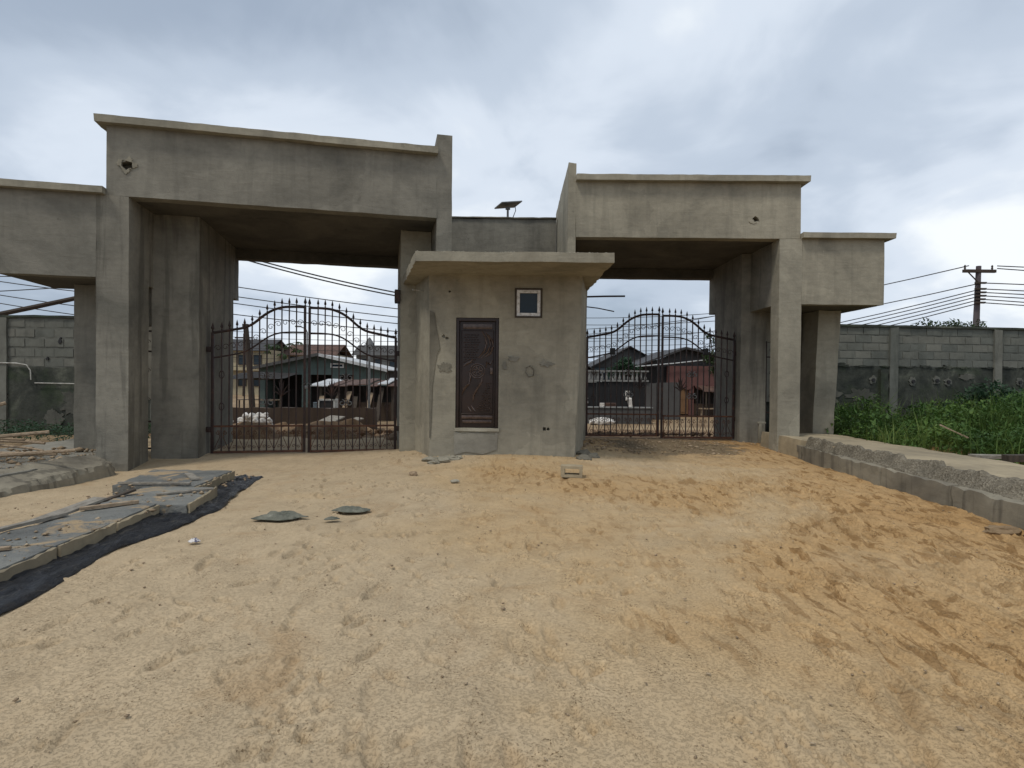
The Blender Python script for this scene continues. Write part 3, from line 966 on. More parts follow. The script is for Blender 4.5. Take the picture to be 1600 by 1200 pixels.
for (pts) in [[(.14, .30), (.20, .36), (.30, .40), (.34, .46), (.30, .52)], [(.86, .62), (.80, .58), (.72, .60), (.70, .55)], [(.18, .56), (.24, .585), (.34, .60), (.40, .63)], [(.60, .885), (.69, .82), (.71, .76), (.66, .70), (.52, .635)], [(.68, .87), (.78, .81), (.80, .75), (.73, .69), (.58, .635)], [(.75, .85), (.85, .79), (.86, .74), (.80, .68), (.66, .64)],
              [(.62, .47), (.60, .42), (.50, .36), (.42, .30), (.40, .24)], [(.28, .20), (.33, .165), (.37, .15)], [(.36, .205), (.42, .17), (.47, .15)]]:
    MB().tube([(dxx(a), ly - .004, dzz(b)) for a, b in pts], [.008] + [.021] * (len(pts) - 2) + [.006], 6).build('emboss_ridge', 'door_steel_worn_glint', dr)
stud = MB().add([(p[0] * .024, p[1] * .022, p[2] * .0155) for p in [(-1, 1, -1), (1, 1, -1), (1, 1, 1), (-1, 1, 1), (-.5, -1, -.15), (.5, -1, -.15), (.5, -1, .15), (-.5, -1, .15)]],
                [(0, 1, 5, 4), (1, 2, 6, 5), (2, 3, 7, 6), (3, 0, 4, 7), (4, 5, 6, 7)])
sm = None
for r_ in range(12):
    for c_ in range(6):
        for (bx0, bz0, keep) in ((.20, .60, lambda x, z: x < .20 + .36 * (1 - abs(z - .78) * 1.6)), (.50, .16, lambda x, z: x > .50 + (z - .16) * .9)):
            fx, fz = bx0 + c_ * .068 + (.03 if r_ % 2 else 0), bz0 + r_ * .0225
            if fx > .83 or not keep(fx, fz):
                continue
            if sm is None:
                o = stud.build('emboss_brick', 'door_steel_worn_glint', dr, smooth=0)
                sm = o.data
            else:
                o = link('emboss_brick', sm, None, dr)
            o.location = (dxx(fx), ly - .004, dzz(fz))
MB().box(dxx(.80), dxx(.86), ly - .03, ly, dzz(.49), dzz(.55)).build('lock_plate', 'door_steel_worn_glint', dr, bevel=.004)
MB().rbox(DX0 - .01, DX1 + .02, GY - .03, GY + .15, DZ0 - .05, DZ0 + .004, step=.08, chip=.02).build('door_sill', 'plaster_pale', gh)
# window
wf = MB()
for (a0, a1, b0, b1) in [(WX0 + .003, WX1 - .003, WZ1 - .03, WZ1 - .003), (WX0 + .003, WX1 - .003, WZ0 + .003, WZ0 + .03), (WX0 + .003, WX0 + .03, WZ0 + .03, WZ1 - .03), (WX1 - .03, WX1 - .003, WZ0 + .03, WZ1 - .03)]:
    wf.box(a0, a1, GY - .012, GY + .1, b0, b1)
wd = wf.build('window', 'dark_timber', gh)
wf = MB()
a0, a1, b0, b1 = WX0 + .032, WX1 - .032, WZ0 + .032, WZ1 - .032
for q in [(a0, a1, b1 - .055, b1), (a0, a1, b0, b0 + .055), (a0, a0 + .055, b0 + .055, b1 - .055), (a1 - .055, a1, b0 + .055, b1 - .055)]:
    wf.box(q[0], q[1], GY + .0, GY + .06, q[2], q[3])
wf.build('window_frame', 'white_frame', wd, bevel=.004)
MB().box(a0 + .05, a1 - .05, GY + .03, GY + .045, b0 + .05, b1 - .05).build('pane', 'window_glass', wd)
# conduit stub under the eaves on the left flank
MB().tube([(-1.62, 10.5, 3.02), (-1.80, 10.35, 3.02)], .012, 6).build('conduit_stub', 'white_plastic', gh)

# ------------------------------------------------------------------ iron gates
LW = 1.685
TOPC = [(0, 2.28), (.10, 2.31), (.207, 2.345), (.30, 2.375), (.374, 2.41), (.453, 2.496), (.53, 2.616), (.61, 2.712), (.69, 2.775), (.77, 2.81), (.88, 2.82), (1, 2.82)]
MIDC = [(0, 1.81), (.16, 1.86), (.30, 1.91), (.374, 1.96), (.453, 2.05), (.53, 2.15), (.59, 2.225), (.66, 2.28), (.73, 2.315), (.85, 2.33), (1, 2.33)]


def cz(C, f):
    return float(np.interp(f, [c[0] for c in C], [c[1] for c in C]))


def smooth_path(C, n, x0=0.02, x1=None):
    x1 = LW - .02 if x1 is None else x1
    out = []
    for i in range(n + 1):
        f = i / n
        z = sum(cz(C, min(1, max(0, f + d))) for d in (-.03, -.015, 0, .015, .03)) / 5
        out.append((x0 + (x1 - x0) * f, 0, z))
    return out


def curl(cx, cz_, r, a0, turns, n=16, sgn=1, shrink=.72):
    pts = []
    for i in range(n + 1):
        f = i / n
        an = a0 + sgn * turns * 2 * math.pi * f
        rr = r * (1 - shrink * f)
        pts.append((cx + rr * math.cos(an), 0, cz_ + rr * math.sin(an)))
    return pts


FINIAL = [(.008, 0), (.017, .012), (.008, .024), (.010, .035), (.025, .062), (.016, .10), (.002, .155)]


def gate_leaf():
    g = thing('gate_leaf', '', 'gate')
    MB().box(0, .05, -.025, .025, .02, 2.29).build('hinge_stile', 'iron', g, bevel=.004)
    MB().box(LW - .045, LW, -.025, .025, .02, 2.83).build('meeting_stile', 'iron', g, bevel=.004)
    MB().tube(smooth_path(TOPC, 36), .027, 6).build('top_rail', 'iron', g)
    MB().tube(smooth_path(MIDC, 32), .017, 6).build('curved_rail', 'iron', g)
    MB().box(.05, LW - .045, -.02, .02, .51, .545).build('lower_rail', 'iron_rust', g)
    MB().box(.05, LW - .045, -.022, .022, .02, .062).build('bottom_rail', 'iron_rust', g)
    fin_me = None
    NB = 11
    xsb = [.05 + (LW - .095) * (i + 1) / (NB + 1) for i in range(NB)]
    for i, x in enumerate(xsb):
        f = (x - .02) / (LW - .04)
        zt = sum(cz(TOPC, f + d) for d in (-.02, 0, .02)) / 3
        b = MB().box(x - .011, x + .011, -.011, .011, .06, zt + .03).build('bar', 'iron', g)
        if fin_me is None:
            fo = MB().lathe(FINIAL, sides=7).build('finial', 'iron', b)
            fin_me = fo.data
        else:
            fo = link('finial', fin_me, None, b)
        fo.location = (x, 0, zt + .025)
    for x, z in ((.025, 2.30), (LW - .02, 2.84)):
        fo = link('finial', fin_me, None, g)
        fo.location = (x, 0, z)
        fo.scale = (1.25, 1.25, 1.1)
    stops = [.05] + xsb + [LW - .045]
    for i in range(len(stops) - 1):
        x0, x1 = stops[i], stops[i + 1]
        xm, w = (x0 + x1) / 2, x1 - x0
        f = (xm - .02) / (LW - .04)
        zc = cz(TOPC, f) - .30
        sg = 1 if i % 2 else -1
        MB().tube([(p[0], 0, p[2]) for p in curl(xm, zc, w * .46, math.pi * (1 if sg < 0 else 0), 1.15, 18, -1 if sg < 0 else 1)], .0062, 5).build('scroll', 'iron', g)
        # bottom band: a curl under the rail and a leg running to the foot of the next bar
        cx = x0 + w * .5
        pts = curl(cx, .405, w * .34, math.pi / 2, 1.2, 16, sg)[::-1]
        pts = pts + [(cx - sg * w * .30, 0, .33), (cx + sg * w * .05, 0, .22), (cx + sg * w * .42, 0, .10)]
        MB().tube(pts, .0062, 5).build('scroll', 'iron_rust', g)
        MB().tube(curl(cx - sg * w * .18, .14, w * .24, 0, 1.0, 12, -sg), .0058, 5).build('scroll', 'iron_rust', g)
    for i, z in ((0, 1.50), (0, .90), (6, 1.48), (6, .98)):
        x = xsb[i]
        rr = .052
        MB().tube([(x + rr * .8 * math.cos(k * math.pi / 9), 0, z + rr * 1.35 * math.sin(k * math.pi / 9)) for k in range(19)], .0085, 5, caps=False).build('ring', 'iron', g)
        if i == 6:
            for sg in (-1, 1):
                MB().tube(curl(x + sg * .075, z, .065, math.pi / 2, 1.1, 14, sg), .012, 5).build('leaf_scroll', 'grey_metal', g)
    # wide leaf spray in the middle of the leaf
    xm = xsb[8]
    for sg in (-1, 1):
        for k, (h, sp) in enumerate([(.30, .05), (.22, .12), (.12, .17)]):
            MB().tube([(xm, -.012, 1.10), (xm + sg * sp * .5, -.012, 1.10 + h * .6), (xm + sg * sp, -.012, 1.10 + h)], [.006, .016, .003], 5).build('leaf_spray', 'iron', g)
    MB().tube([(xm, -.012, 1.02), (xm, -.012, 1.28), (xm, -.012, 1.50)], [.008, .026, .003], 6).build('leaf_spray', 'iron', g)
    for z in (.42, 1.92):
        MB().box(-.075, .0, -.035, .035, z, z + .10).build('hinge', 'iron', g, bevel=.006)
    MB().tube([(LW - .06, -.035, .55), (LW - .06, -.035, .02)], .012, 6).build('drop_bolt', 'iron_rust', g)
    return g


def place(o, base, th, u, n, z, flip):
    o.location = (base.x + u * math.cos(th) - n * math.sin(th), base.y + u * math.sin(th) + n * math.cos(th), z)
    o.rotation_euler = (0, 0, th)
    o.scale = (-1, 1, 1) if flip else (1, 1, 1)


leafA = gate_leaf()
leafB, leafC, leafD = copy_tree(leafA), copy_tree(leafA), copy_tree(leafA)
place(leafA, L0, LTH, -1.62, 1.45, -.035, False)
place(leafB, L0, LTH, 1.79, 1.45, -.045, True)
place(leafC, R0, RTH, -1.72, 1.70, .125, False)
place(leafD, R0, RTH, 1.69, 1.70, .095, True)
GG = 'ornamental iron gate leaves'
tag(leafA, 'brown iron gate leaf hung on the left pillar of the left gateway, sacks behind it', 'gate', GG)
tag(leafB, 'brown iron gate leaf of the left gateway hung beside the gatehouse, shack behind it', 'gate', GG)
tag(leafC, 'brown iron gate leaf of the right gateway hung beside the gatehouse, balcony behind it', 'gate', GG)
tag(leafD, 'brown iron gate leaf on the outer right pillar, pink house behind it', 'gate', GG)
for lf, xf in ((leafC, .36), (leafD, .40)):
    MB().box(LW * xf - .055, LW * xf + .055, -.06, .05, cz(MIDC, xf) - .06, cz(MIDC, xf) + .09).build('lock_box', 'black_rubber', lf, bevel=.01)
# chain and padlock holding the left pair
ch = thing('gate_chain', 'pale steel chain looped round the middle stiles of the left gate', 'chain', (0, 0, 0))
mid_u = L0 + Matrix.Rotation(LTH, 3, 'Z') @ Vector((.085, 1.45, 0))
ch.location = (mid_u.x, mid_u.y, 1.30)
ch.rotation_euler = (0, 0, LTH)
lk = None
for k in range(14):
    an = 2 * math.pi * k / 14
    if lk is None:
        o = MB().tube([(.018 * math.cos(q * math.pi / 6), 0, .011 * math.sin(q * math.pi / 6)) for q in range(13)], .004, 5, caps=False).build('chain_link', 'grey_metal', ch)
        lk = o.data
    else:
        o = link('chain_link', lk, None, ch)
    o.location = (.085 * math.cos(an), .05 * math.sin(an) - .002, -.02 * math.cos(an * 2))
    o.rotation_euler = (an * 1.7, 0, an + math.pi / 2)
MB().box(-.03, .03, -.10, -.07, -.09, -.03).build('padlock', 'grey_metal', ch, bevel=.006)


def wicket(label, base, th, u, n, z, w):
    g = thing('wicket_gate', label, 'gate', group='iron wicket gates')
    for x in (0, w - .035):
        MB().box(x, x + .035, -.018, .018, 0, 2.15).build('stile', 'iron', g)
    for zz in (.02, .50, 1.75, 2.11):
        MB().box(.035, w - .035, -.014, .014, zz, zz + .03).build('rail', 'iron', g)
    nb = 6
    for i in range(nb):
        x = .035 + (w - .07) * (i + 1) / (nb + 1)
        b = MB().box(x - .008, x + .008, -.008, .008, .05, 2.15).build('bar', 'iron', g)
        f_ = MB().lathe(FINIAL, (x, 0, 2.14), 6).build('finial', 'iron', b)
        for zc in (.30, .90, 1.42, 1.93):
            MB().tube(curl(x, zc, .05, 0, 1.1, 12, 1 if i % 2 else -1), .006, 5).build('scroll', 'iron', g)
    place(g, base, th, u, n, z, False)
    return g


wicket('narrow iron wicket gate seen edge on beside the left front column', L0, LTH, -3.25, 1.12, .10, .82)
wicket('narrow iron wicket gate behind the right front column', R0, RTH, 2.29, 1.50, .22, .76)

# ------------------------------------------------------------------ fixtures on the gateway
sl = thing('solar_lamp', 'small solar panel lamp on a short post above the gatehouse roof', 'solar lamp', (-.15, 14.66, 5.49))
MB().tube([(0, 0, -.02), (0, 0, .26)], .028, 8).build('post', 'grey_metal', sl)
MB().lathe([(.07, -.02), (.07, .0), (.03, .02)], sides=8).build('base_plate', 'grey_metal', sl)
hd = MB().box(-.06, .06, -.05, .05, .24, .30).build('bracket', 'grey_metal', sl, bevel=.01)
pn = MB().box(-.30, .30, -.21, .21, -.014, .014).build('panel', 'grey_metal', sl, bevel=.004)
pn.location = (.01, 0, .36)
pn.rotation_euler = (R(-7), R(-12), R(30))
pc_ = MB().box(-.28, .28, -.19, .19, .0145, .017).build('solar_cell', 'solar_cell', pn)
MB().tube([(.18, .02, .36), (.20, .0, .22), (.14, .0, .06), (.10, 0, -.01)], .010, 6).build('cable', 'black_rubber', sl)
rd = MB().tube([(1.55, 12.9, 3.285), (2.05, 12.88, 3.30), (2.50, 12.86, 3.305)], .022, 6).build('rebar_stub', 'iron')
tag(rd, 'thick dark rod sticking out level from the pillar beside the right gate', 'rod')
rd = MB().tube([(1.55, 12.85, 3.07), (1.9, 12.85, 3.03), (2.26, 12.85, 2.96)], .014, 6).build('rebar_stub', 'iron')
tag(rd, 'thin drooping rod below the thick rod beside the right gate', 'rod')
jb = thing('junction_box', 'small dark box fixed high on the pillar left of the gatehouse', 'box')
MB().box(-.05, .05, -.06, .06, -.13, .13).build('box_body', 'black_rubber', jb, bevel=.01)
MB().box(-.055, .055, -.066, -.06, -.11, .11).build('box_cover', 'iron', jb)
place(jb, L0, LTH, 1.78, 1.02, 3.0, False)

# ------------------------------------------------------------------ raised footpaths either side of the drive
pf = MB()
seg = []
rp = thing('footpath', 'raised concrete footpath with a broken kerb along the right of the drive', 'footpath', (0, 0, 0))
rp['kind'] = 'structure'
MB().hexa([(5.30, 2.0, -.3), (7.15, 2.0, -.3), (7.15, 12.3, -.3), (5.30, 12.3, -.3)], [(5.34, 2.0, .46), (7.15, 2.0, .38), (7.05, 12.3, .30), (5.34, 12.3, .36)], .16, .02, .04).build('path_slab', 'slab_concrete', rp)
kx = lambda y: 4.98 + (y - 5.6) * .055
ks = [2.0, 3.55, 5.02, 6.55, 7.95, 9.35, 10.45]
for i in range(len(ks) - 1):
    y0, y1 = ks[i] + .012, ks[i + 1] - .012
    d = random.uniform(-.02, .02)
    b = [(kx(y0) + d, y0, -.4), (5.32, y0, -.4), (5.32, y1, -.4), (kx(y1) + d, y1, -.4)]
    t_ = [(kx(y0) + d, y0, .275), (5.32, y0, .275), (5.32, y1, .275), (kx(y1) + d, y1, .275)]
    MB().hexa(b, t_, .09, .014, .035).build('kerb_stone', 'kerb_concrete', rp)
b = [(5.26, 10.46, -.4), (5.6, 10.46, -.4), (5.75, 11.46, -.4), (5.50, 11.46, -.4)]
eb = MB().hexa(b, [(x, y, .27) for x, y, z in b], .10, .012, .03).build('kerb_stone', 'kerb_concrete', rp)
cut(eb, [MB().box(5.1, 5.55, 10.62, 10.80, .03, .14).build('cutter', None, rp, smooth=0)])
# broken aggregate bed between kerb and slab
nx_, ny_ = 14, 330
yy = np.linspace(2.0, 10.4, ny_)
U = np.linspace(0, 1, nx_)
Yg, Ug = np.meshgrid(yy, U, indexing='ij')
x0_ = 4.98 + (Yg - 5.6) * .055 + .055 + .04 * vnoise(Yg / .3, Ug * 0, 33)
Xg = x0_ + (5.43 + .12 * vnoise(Yg / .25, Ug * 0 + 4, 31) - x0_) * Ug
Zg = .265 + .175 * sstep(0, .75, Ug) + .060 * vnoise(Xg / .12, Yg / .12, 34) + .028 * vnoise(Xg / .04, Yg / .04, 35) - .10 * sstep(.82, 1.0, Ug) - .12 * sstep(.06, 0, Ug)
i_ = (np.arange(ny_ - 1)[:, None] * nx_ + np.arange(nx_ - 1)[None]).ravel()
mesh_np('aggregate_bed', np.stack([Xg.ravel(), Yg.ravel(), Zg.ravel()], 1), np.stack([i_, i_ + 1, i_ + nx_ + 1, i_ + nx_], 1), 'aggregate', rp)

lp = thing('footpath', 'raised broken concrete footpath running to the left column', 'footpath', (0, 0, 0))
lp['kind'] = 'structure'
MB().hexa([(-8.6, 2.0, -.4), (-6.05, 2.0, -.4), (-6.42, 9.3, -.4), (-8.9, 12.0, -.4)], [(-8.6, 2.0, .16), (-6.10, 2.0, .20), (-6.46, 9.3, .15), (-8.9, 12.0, .14)], .16, .03, .05).build('path_slab', 'plaster_grey', lp)
for (y0, y1, xa, xb) in [(2.0, 4.4, -5.85, -5.90), (4.42, 6.4, -5.88, -5.96)]:
    b = [(-6.12, y0, -.4), (xa, y0, -.4), (xb, y1, -.4), (-6.14, y1, -.4)]
    MB().hexa(b, [(x, y, .235 - .006 * (y - 2)) for x, y, z in b], .09, .014, .035).build('kerb_stone', 'kerb_concrete', lp)
b = [(-6.55, 6.5, -.4), (-5.90, 6.6, -.4), (-6.12, 9.0, -.4), (-6.6, 9.0, -.4)]
MB().hexa(b, [(-6.6, 6.45, .20), (-6.02, 6.55, .04), (-6.22, 8.95, .08), (-6.6, 9.0, .22)], .065, .035, .06).build('broken_slab', 'kerb_concrete', lp, smooth=14)

# freshly cast path slabs with shuttering along the left of the drive
cast = [('cast_slab', 'nearest grey cast concrete slab at the left edge of the sand', [(-4.30, 2.2), (-3.24, 2.2), (-3.50, 4.40), (-4.26, 4.40)], .13),
        ('cast_slab', 'middle long bluish cast concrete slab with planks along its far edge', [(-4.25, 4.42), (-3.50, 4.42), (-3.63, 5.90), (-4.12, 5.90)], .125),
        ('cast_slab', 'short cast concrete slab between the long slab and the column', [(-4.30, 5.92), (-3.34, 5.92), (-3.55, 6.90), (-4.40, 6.90)], .105),
        ('cast_slab', 'farthest low cast concrete slab beside the left column base', [(-4.85, 7.0), (-3.86, 7.0), (-3.95, 8.18), (-5.1, 8.2)], .10)]
for nm, lb, q, zt in cast:
    g = thing(nm, lb, 'concrete slab', (0, 0, 0))
    zb = -.2
    MB().hexa([(x, y, zb) for x, y in q], [(x, y, zt) for x, y in q], .07, .012, .02).build('slab_body', 'slab_wet', g)
    e0, e1 = Vector((*q[1], 0)), Vector((*q[2], 0))
    d = (e1 - e0).normalized()
    s_ = Vector((d.y, -d.x, 0))
    L = (e1 - e0).length
    k = max(1, round(L / .75))
    for i in range(k):
        a = e0 + d * (L * i / k + .01) + s_ * .004
        c = e0 + d * (L * (i + 1) / k - .01) + s_ * .004
        w_ = s_ * random.uniform(.022, .035)
        h = zt + random.uniform(-.012, .014)
        MB().hexa([(*a.xy, zb), (*(a + w_).xy, zb), (*(c + w_).xy, zb), (*c.xy, zb)], [(*a.xy, h), (*(a + w_).xy, h), (*(c + w_).xy, h), (*c.xy, h)], .06, .008, .018).build('shutter_board', 'slab_concrete', g)

tag(scatter('slab_crumbs', 420, (-4.9, -3.45), (2.6, 8.1), (.006, .035), 'pebble', 0.13), 'mortar crumbs and stones scattered over the cast slabs', 'rubble', kind='stuff')

# black polythene sheet lying along the slabs
nu, nv = 26, 260
vv = np.linspace(0, 1, nv)
uu = np.linspace(0, 1, nu)
V_, U_ = np.meshgrid(vv, uu, indexing='ij')
Yp = 2.0 + V_ * 6.45
inner = np.interp(Yp, [2, 4.4, 5.88, 5.92, 6.90, 7.0, 8.4], [-3.20, -3.47, -3.61, -3.32, -3.53, -3.83, -3.95])
outer = np.interp(Yp, [2, 3.4, 4.8, 5.7, 6.5, 7.5, 8.4], [-2.90, -3.05, -3.20, -3.20, -3.25, -3.46, -3.64]) + .14 * vnoise(Yp / .9, U_ * 0, 41) + .05 * vnoise(Yp / .27, U_ * 0 + 3, 42)
Xp = inner - .05 + (outer - inner + .05) * U_
al = Xp * .9 + Yp * .25
Zp = ground_z(Xp, Yp) + .022 + .05 * vnoise(Xp / 1.7, Yp / 1.7, 1) + .05 * np.abs(vnoise(al / .11, Yp / .7, 43)) + .035 * np.abs(vnoise(Xp / .06, Yp / .25, 44)) + .02 * vnoise(Xp / .05, Yp / .05, 45)
Zp = Zp + .02 * sstep(.18, 0, U_) - .03 * sstep(.9, 1, U_)
i_ = (np.arange(nv - 1)[:, None] * nu + np.arange(nu - 1)[None]).ravel()
ps = mesh_np('plastic_sheet', np.stack([Xp.ravel(), Yp.ravel(), Zp.ravel()], 1), np.stack([i_, i_ + 1, i_ + nu + 1, i_ + nu], 1), 'polythene', smooth=True)
so = ps.modifiers.new('thickness', 'SOLIDIFY')
so.thickness = .004
tag(ps, 'crumpled black polythene sheet along the edge of the cast slabs', 'plastic sheet')


def plank(name, label, a, b, w, h, mat, group=None, cat='plank', roll=0.0):
    a, b = Vector(a), Vector(b)
    d = (b - a).normalized()
    s = d.cross(Vector((0, 0, 1))).normalized()
    up = s.cross(d)
    s, up = s * math.cos(roll) + up * math.sin(roll), up * math.cos(roll) - s * math.sin(roll)
    s, up = s * w / 2, up * h
    e = s * random.uniform(-.3, .3)
    o = MB().hexa([a - s, a + s, b + s + e, b - s + e], [a - s + up, a + s + up, b + s + up + e, b - s + up + e], .12, .004, .01).build(name, mat)
    return tag(o, label, cat, group)


plank('plank', 'long narrow board lying on the far edge of the bluish slab', (-4.28, 4.55, .135), (-4.14, 5.35, .135), .07, .03, 'wood_grey')
plank('plank', 'wide pale board tilted across the corner of the bluish slab', (-4.34, 5.25, .08), (-4.18, 5.88, .17), .17, .025, 'wood_grey')
plank('plank', 'thin brown board between the bluish slab and the short slab', (-4.16, 5.55, .135), (-3.80, 5.88, .135), .06, .03, 'wood')
plank('plank', 'split strip of wood at the nearest left slab', (-4.2, 4.05, .14), (-3.72, 4.28, .14), .05, .02, 'wood')
plank('plank', 'thin pale strip lying across the short slab', (-3.92, 6.35, .115), (-3.48, 6.72, .115), .05, .02, 'wood_grey')
plank('plank', 'straight strip along the front of the farthest slab', (-4.80, 7.04, .11), (-3.92, 7.04, .11), .045, .025, 'wood_grey')
plank('plank', 'dark splintered board leaning off the short slab', (-4.50, 6.05, .02), (-4.22, 6.45, .15), .08, .025, 'dark_timber')
plank('plank', 'pale curved offcut on the farthest slab', (-4.35, 7.75, .11), (-4.02, 7.35, .11), .09, .02, 'wood_grey')
plank('plank', 'small broken board on the sand left of the slabs', (-4.75, 6.2, .0), (-4.45, 6.5, .06), .07, .03, 'wood')

# poles and sticks heaped on the left footpath
POLES = [((-8.6, 6.6, .30), (-6.22, 8.2, .36), .022, 'lowest long pale pole of the heap, pointing at the left column'),
         ((-8.9, 7.6, .34), (-7.15, 8.9, .55), .024, 'middle long pole of the heap on the left footpath'),
         ((-8.9, 7.9, .45), (-8.0, 9.1, .98), .026, 'pole of the heap rising steepest against the mossy wall'),
         ((-8.4, 7.9, .36), (-7.7, 8.5, .40), .018, None), ((-8.9, 8.5, .46), (-7.4, 8.75, .44), .016, None), ((-8.2, 7.7, .32), (-7.9, 8.6, .50), .017, None),
         ((-8.7, 7.3, .30), (-7.3, 7.9, .29), .02, None), ((-8.3, 8.8, .42), (-7.0, 8.6, .30), .014, None), ((-7.9, 7.6, .26), (-6.9, 8.5, .26), .018, None),
         ((-8.8, 8.1, .36), (-7.6, 8.3, .46), .019, None), ((-7.8, 8.3, .3), (-6.6, 8.35, .28), .02, None), ((-8.6, 9.0, .40), (-7.3, 9.0, .36), .02, None)]
for a, b, r, lb in POLES:
    a, b = Vector(a), Vector(b)
    mid = (a + b) / 2 + Vector((random.uniform(-.03, .03), random.uniform(-.03, .03), random.uniform(-.02, .02)))
    o = MB().tube([a, (a + mid) / 2, mid, (mid + b) / 2 + Vector((0, 0, .01)), b], [r * 1.35, r * 1.3, r * 1.4, r * 1.25, r * 1.1], 7).build('wooden_pole', 'wood')
    tag(o, lb or 'short weathered stick lying in the heap on the left footpath', 'pole', 'sticks heaped on the left footpath')


tag(scatter('path_rubble', 700, (-8.8, -6.6), (6.3, 9.6), (.012, .07), 'pebble', 0.24), 'broken stones and chips under the heap of poles', 'rubble', kind='stuff')


def crumple(name, label, cat, cx, cy, w, d, h, mat, seed, ang=0.0):
    n = 22
    a = np.linspace(-1, 1, n)
    A, B = np.meshgrid(a, a)
    r = np.sqrt(A ** 2 + B ** 2)
    ed = 1 + .35 * vnoise(np.arctan2(B, A) * 2.2 + 9, r * 0 + seed, seed)
    m_ = np.maximum(np.abs(A), np.abs(B))
    rr = np.where(r > 0, m_ / np.maximum(r, 1e-6), 1) * ed
    PX, PY = A * rr * w, B * rr * d
    H = h * (1 - sstep(.35, 1.0, m_)) * (.35 + 1.3 * np.abs(vnoise(A * 3.1 + seed, B * 2.2, seed + 1)))
    H = H + h * .8 * np.abs(vnoise(A * 6, B * 5 + seed, seed + 2)) * (1 - sstep(.85, 1, m_)) + .02
    ca, sa = math.cos(ang), math.sin(ang)
    X, Y = cx + PX * ca - PY * sa, cy + PX * sa + PY * ca
    Z = gz(cx, cy) + H + .05 * vnoise(X / 1.7, Y / 1.7, 1) + .012
    i = (np.arange(n - 1)[:, None] * n + np.arange(n - 1)[None]).ravel()
    o = mesh_np(name, np.stack([X.ravel(), Y.ravel(), Z.ravel()], 1), np.stack([i, i + 1, i + n + 1, i + n], 1), mat)
    md = o.modifiers.new('thickness', 'SOLIDIFY')
    md.thickness = .006
    return tag(o, label, cat)


crumple('cement_bag', 'crumpled greenish cement bag lying on the sand left of centre', 'bag', -2.33, 5.78, .25, .13, .055, 'cement_bag', 51, .15)
crumple('cement_bag', 'flattened grey cement bag on the sand in front of the gatehouse door', 'bag', -1.70, 6.15, .20, .13, .04, 'cement_bag', 57, -.2)
crumple('cardboard_scrap', 'small square scrap beside the crumpled greenish bag', 'scrap', -1.78, 5.72, .07, .05, .02, 'cement_bag', 61, .3)
crumple('paper_scrap', 'small white and blue packet on the sand near the black sheet', 'packet', -2.70, 4.90, .05, .035, .03, 'paper', 63, .1)


def rock(name, label, cat, cx, cy, s, mat, z=None, seed=1, group=None):
    bm = bmesh.new()
    bmesh.ops.create_icosphere(bm, subdivisions=3, radius=1)
    for v in bm.verts:
        p = v.co * 1.3 + Vector((seed * 3.1, seed * 1.7, seed))
        q = 1 + .45 * noise.noise(p) + .18 * noise.noise(p * 3)
        v.co = Vector((v.co.x * s[0], v.co.y * s[1], v.co.z * s[2])) * q
    me = bpy.data.meshes.new(name)
    bm.to_mesh(me)
    bm.free()
    me.polygons.foreach_set('use_smooth', [True] * len(me.polygons))
    me.set_sharp_from_angle(angle=R(28))
    o = link(name, me, mat)
    o.location = (cx, cy, gz(cx, cy) + s[2] * .4 if z is None else z)
    return tag(o, label, cat, group)


rock('sand_lump', 'flat hardened sand lump near the right kerb', 'lump', 4.75, 5.55, (.16, .09, .055), 'soil', seed=3)
RUB = 'mortar rubble at the foot of the gatehouse'
for k, (x, y, s) in enumerate([(-1.36, 9.72, (.17, .10, .05)), (-1.15, 9.62, (.12, .09, .06)), (-1.02, 9.78, (.16, .08, .05)), (-1.28, 9.50, (.09, .07, .035)), (-.9, 9.85, (.08, .06, .04))]):
    rock('mortar_lump', 'grey lump of hardened mortar at the left foot of the gatehouse', 'rubble', x, y, s, 'plaster', seed=k + 5, group=RUB)
rock('mortar_lump', 'small pale stone lying on the sand before the gatehouse door', 'stone', -1.45, 8.55, (.07, .05, .035), 'pebble', seed=14)
rock('mortar_lump', 'flat pale stone on the sand below the gatehouse window', 'stone', -.78, 8.0, (.06, .04, .025), 'plaster_pale', seed=15)
for k, (x, y, s) in enumerate([(1.25, 9.95, (.14, .10, .05)), (1.45, 10.15, (.10, .08, .06)), (1.30, 10.35, (.12, .09, .07))]):
    rock('mortar_lump', 'dark lump of mortar at the right foot of the gatehouse', 'rubble', x, y, s, 'plaster_scar', seed=k + 25, group='mortar rubble at the right foot of the gatehouse')
# hollow concrete block lying on its side before the gatehouse
hb = thing('concrete_block', 'single hollow concrete block lying on the sand below the gatehouse wall', 'block', (.90, 8.55, gz(.9, 8.55) - .01), R(-8))
bo = MB().rbox(-.16, .16, -.10, .10, 0, .17, step=.05, amp=.005, chip=.012).build('block_shell', 'slab_concrete', hb)
cut(bo, [MB().box(-.10, .115, -.3, .3, .04, .13).build('cutter', None, hb, smooth=0)])
# stained plastic stubs standing by the right column
vp = thing('pipe_stub', 'white stained plastic pipe stub standing behind the right column', 'pipe', (5.70, 12.55, .10))
MB().lathe([(.045, 0), (.05, .12), (.062, .30), (.07, .44), (.06, .45)], sides=10).build('pipe_shell', 'white_plastic', vp)
MB().lathe([(.08, -.05), (.10, .0), (.05, .03)], sides=9).build('mortar_foot', 'plaster_pale', vp)
vp = thing('pipe_stub', 'thin grey post standing left of the white pipe stub by the right column', 'post', (5.50, 12.75, .08))
MB().box(-.03, .03, -.03, .03, 0, .42).build('post_body', 'plaster_pale', vp, bevel=.006)
MB().box(-.06, .12, -.03, .03, .42, .46).build('post_cap', 'plaster_pale', vp, bevel=.004)
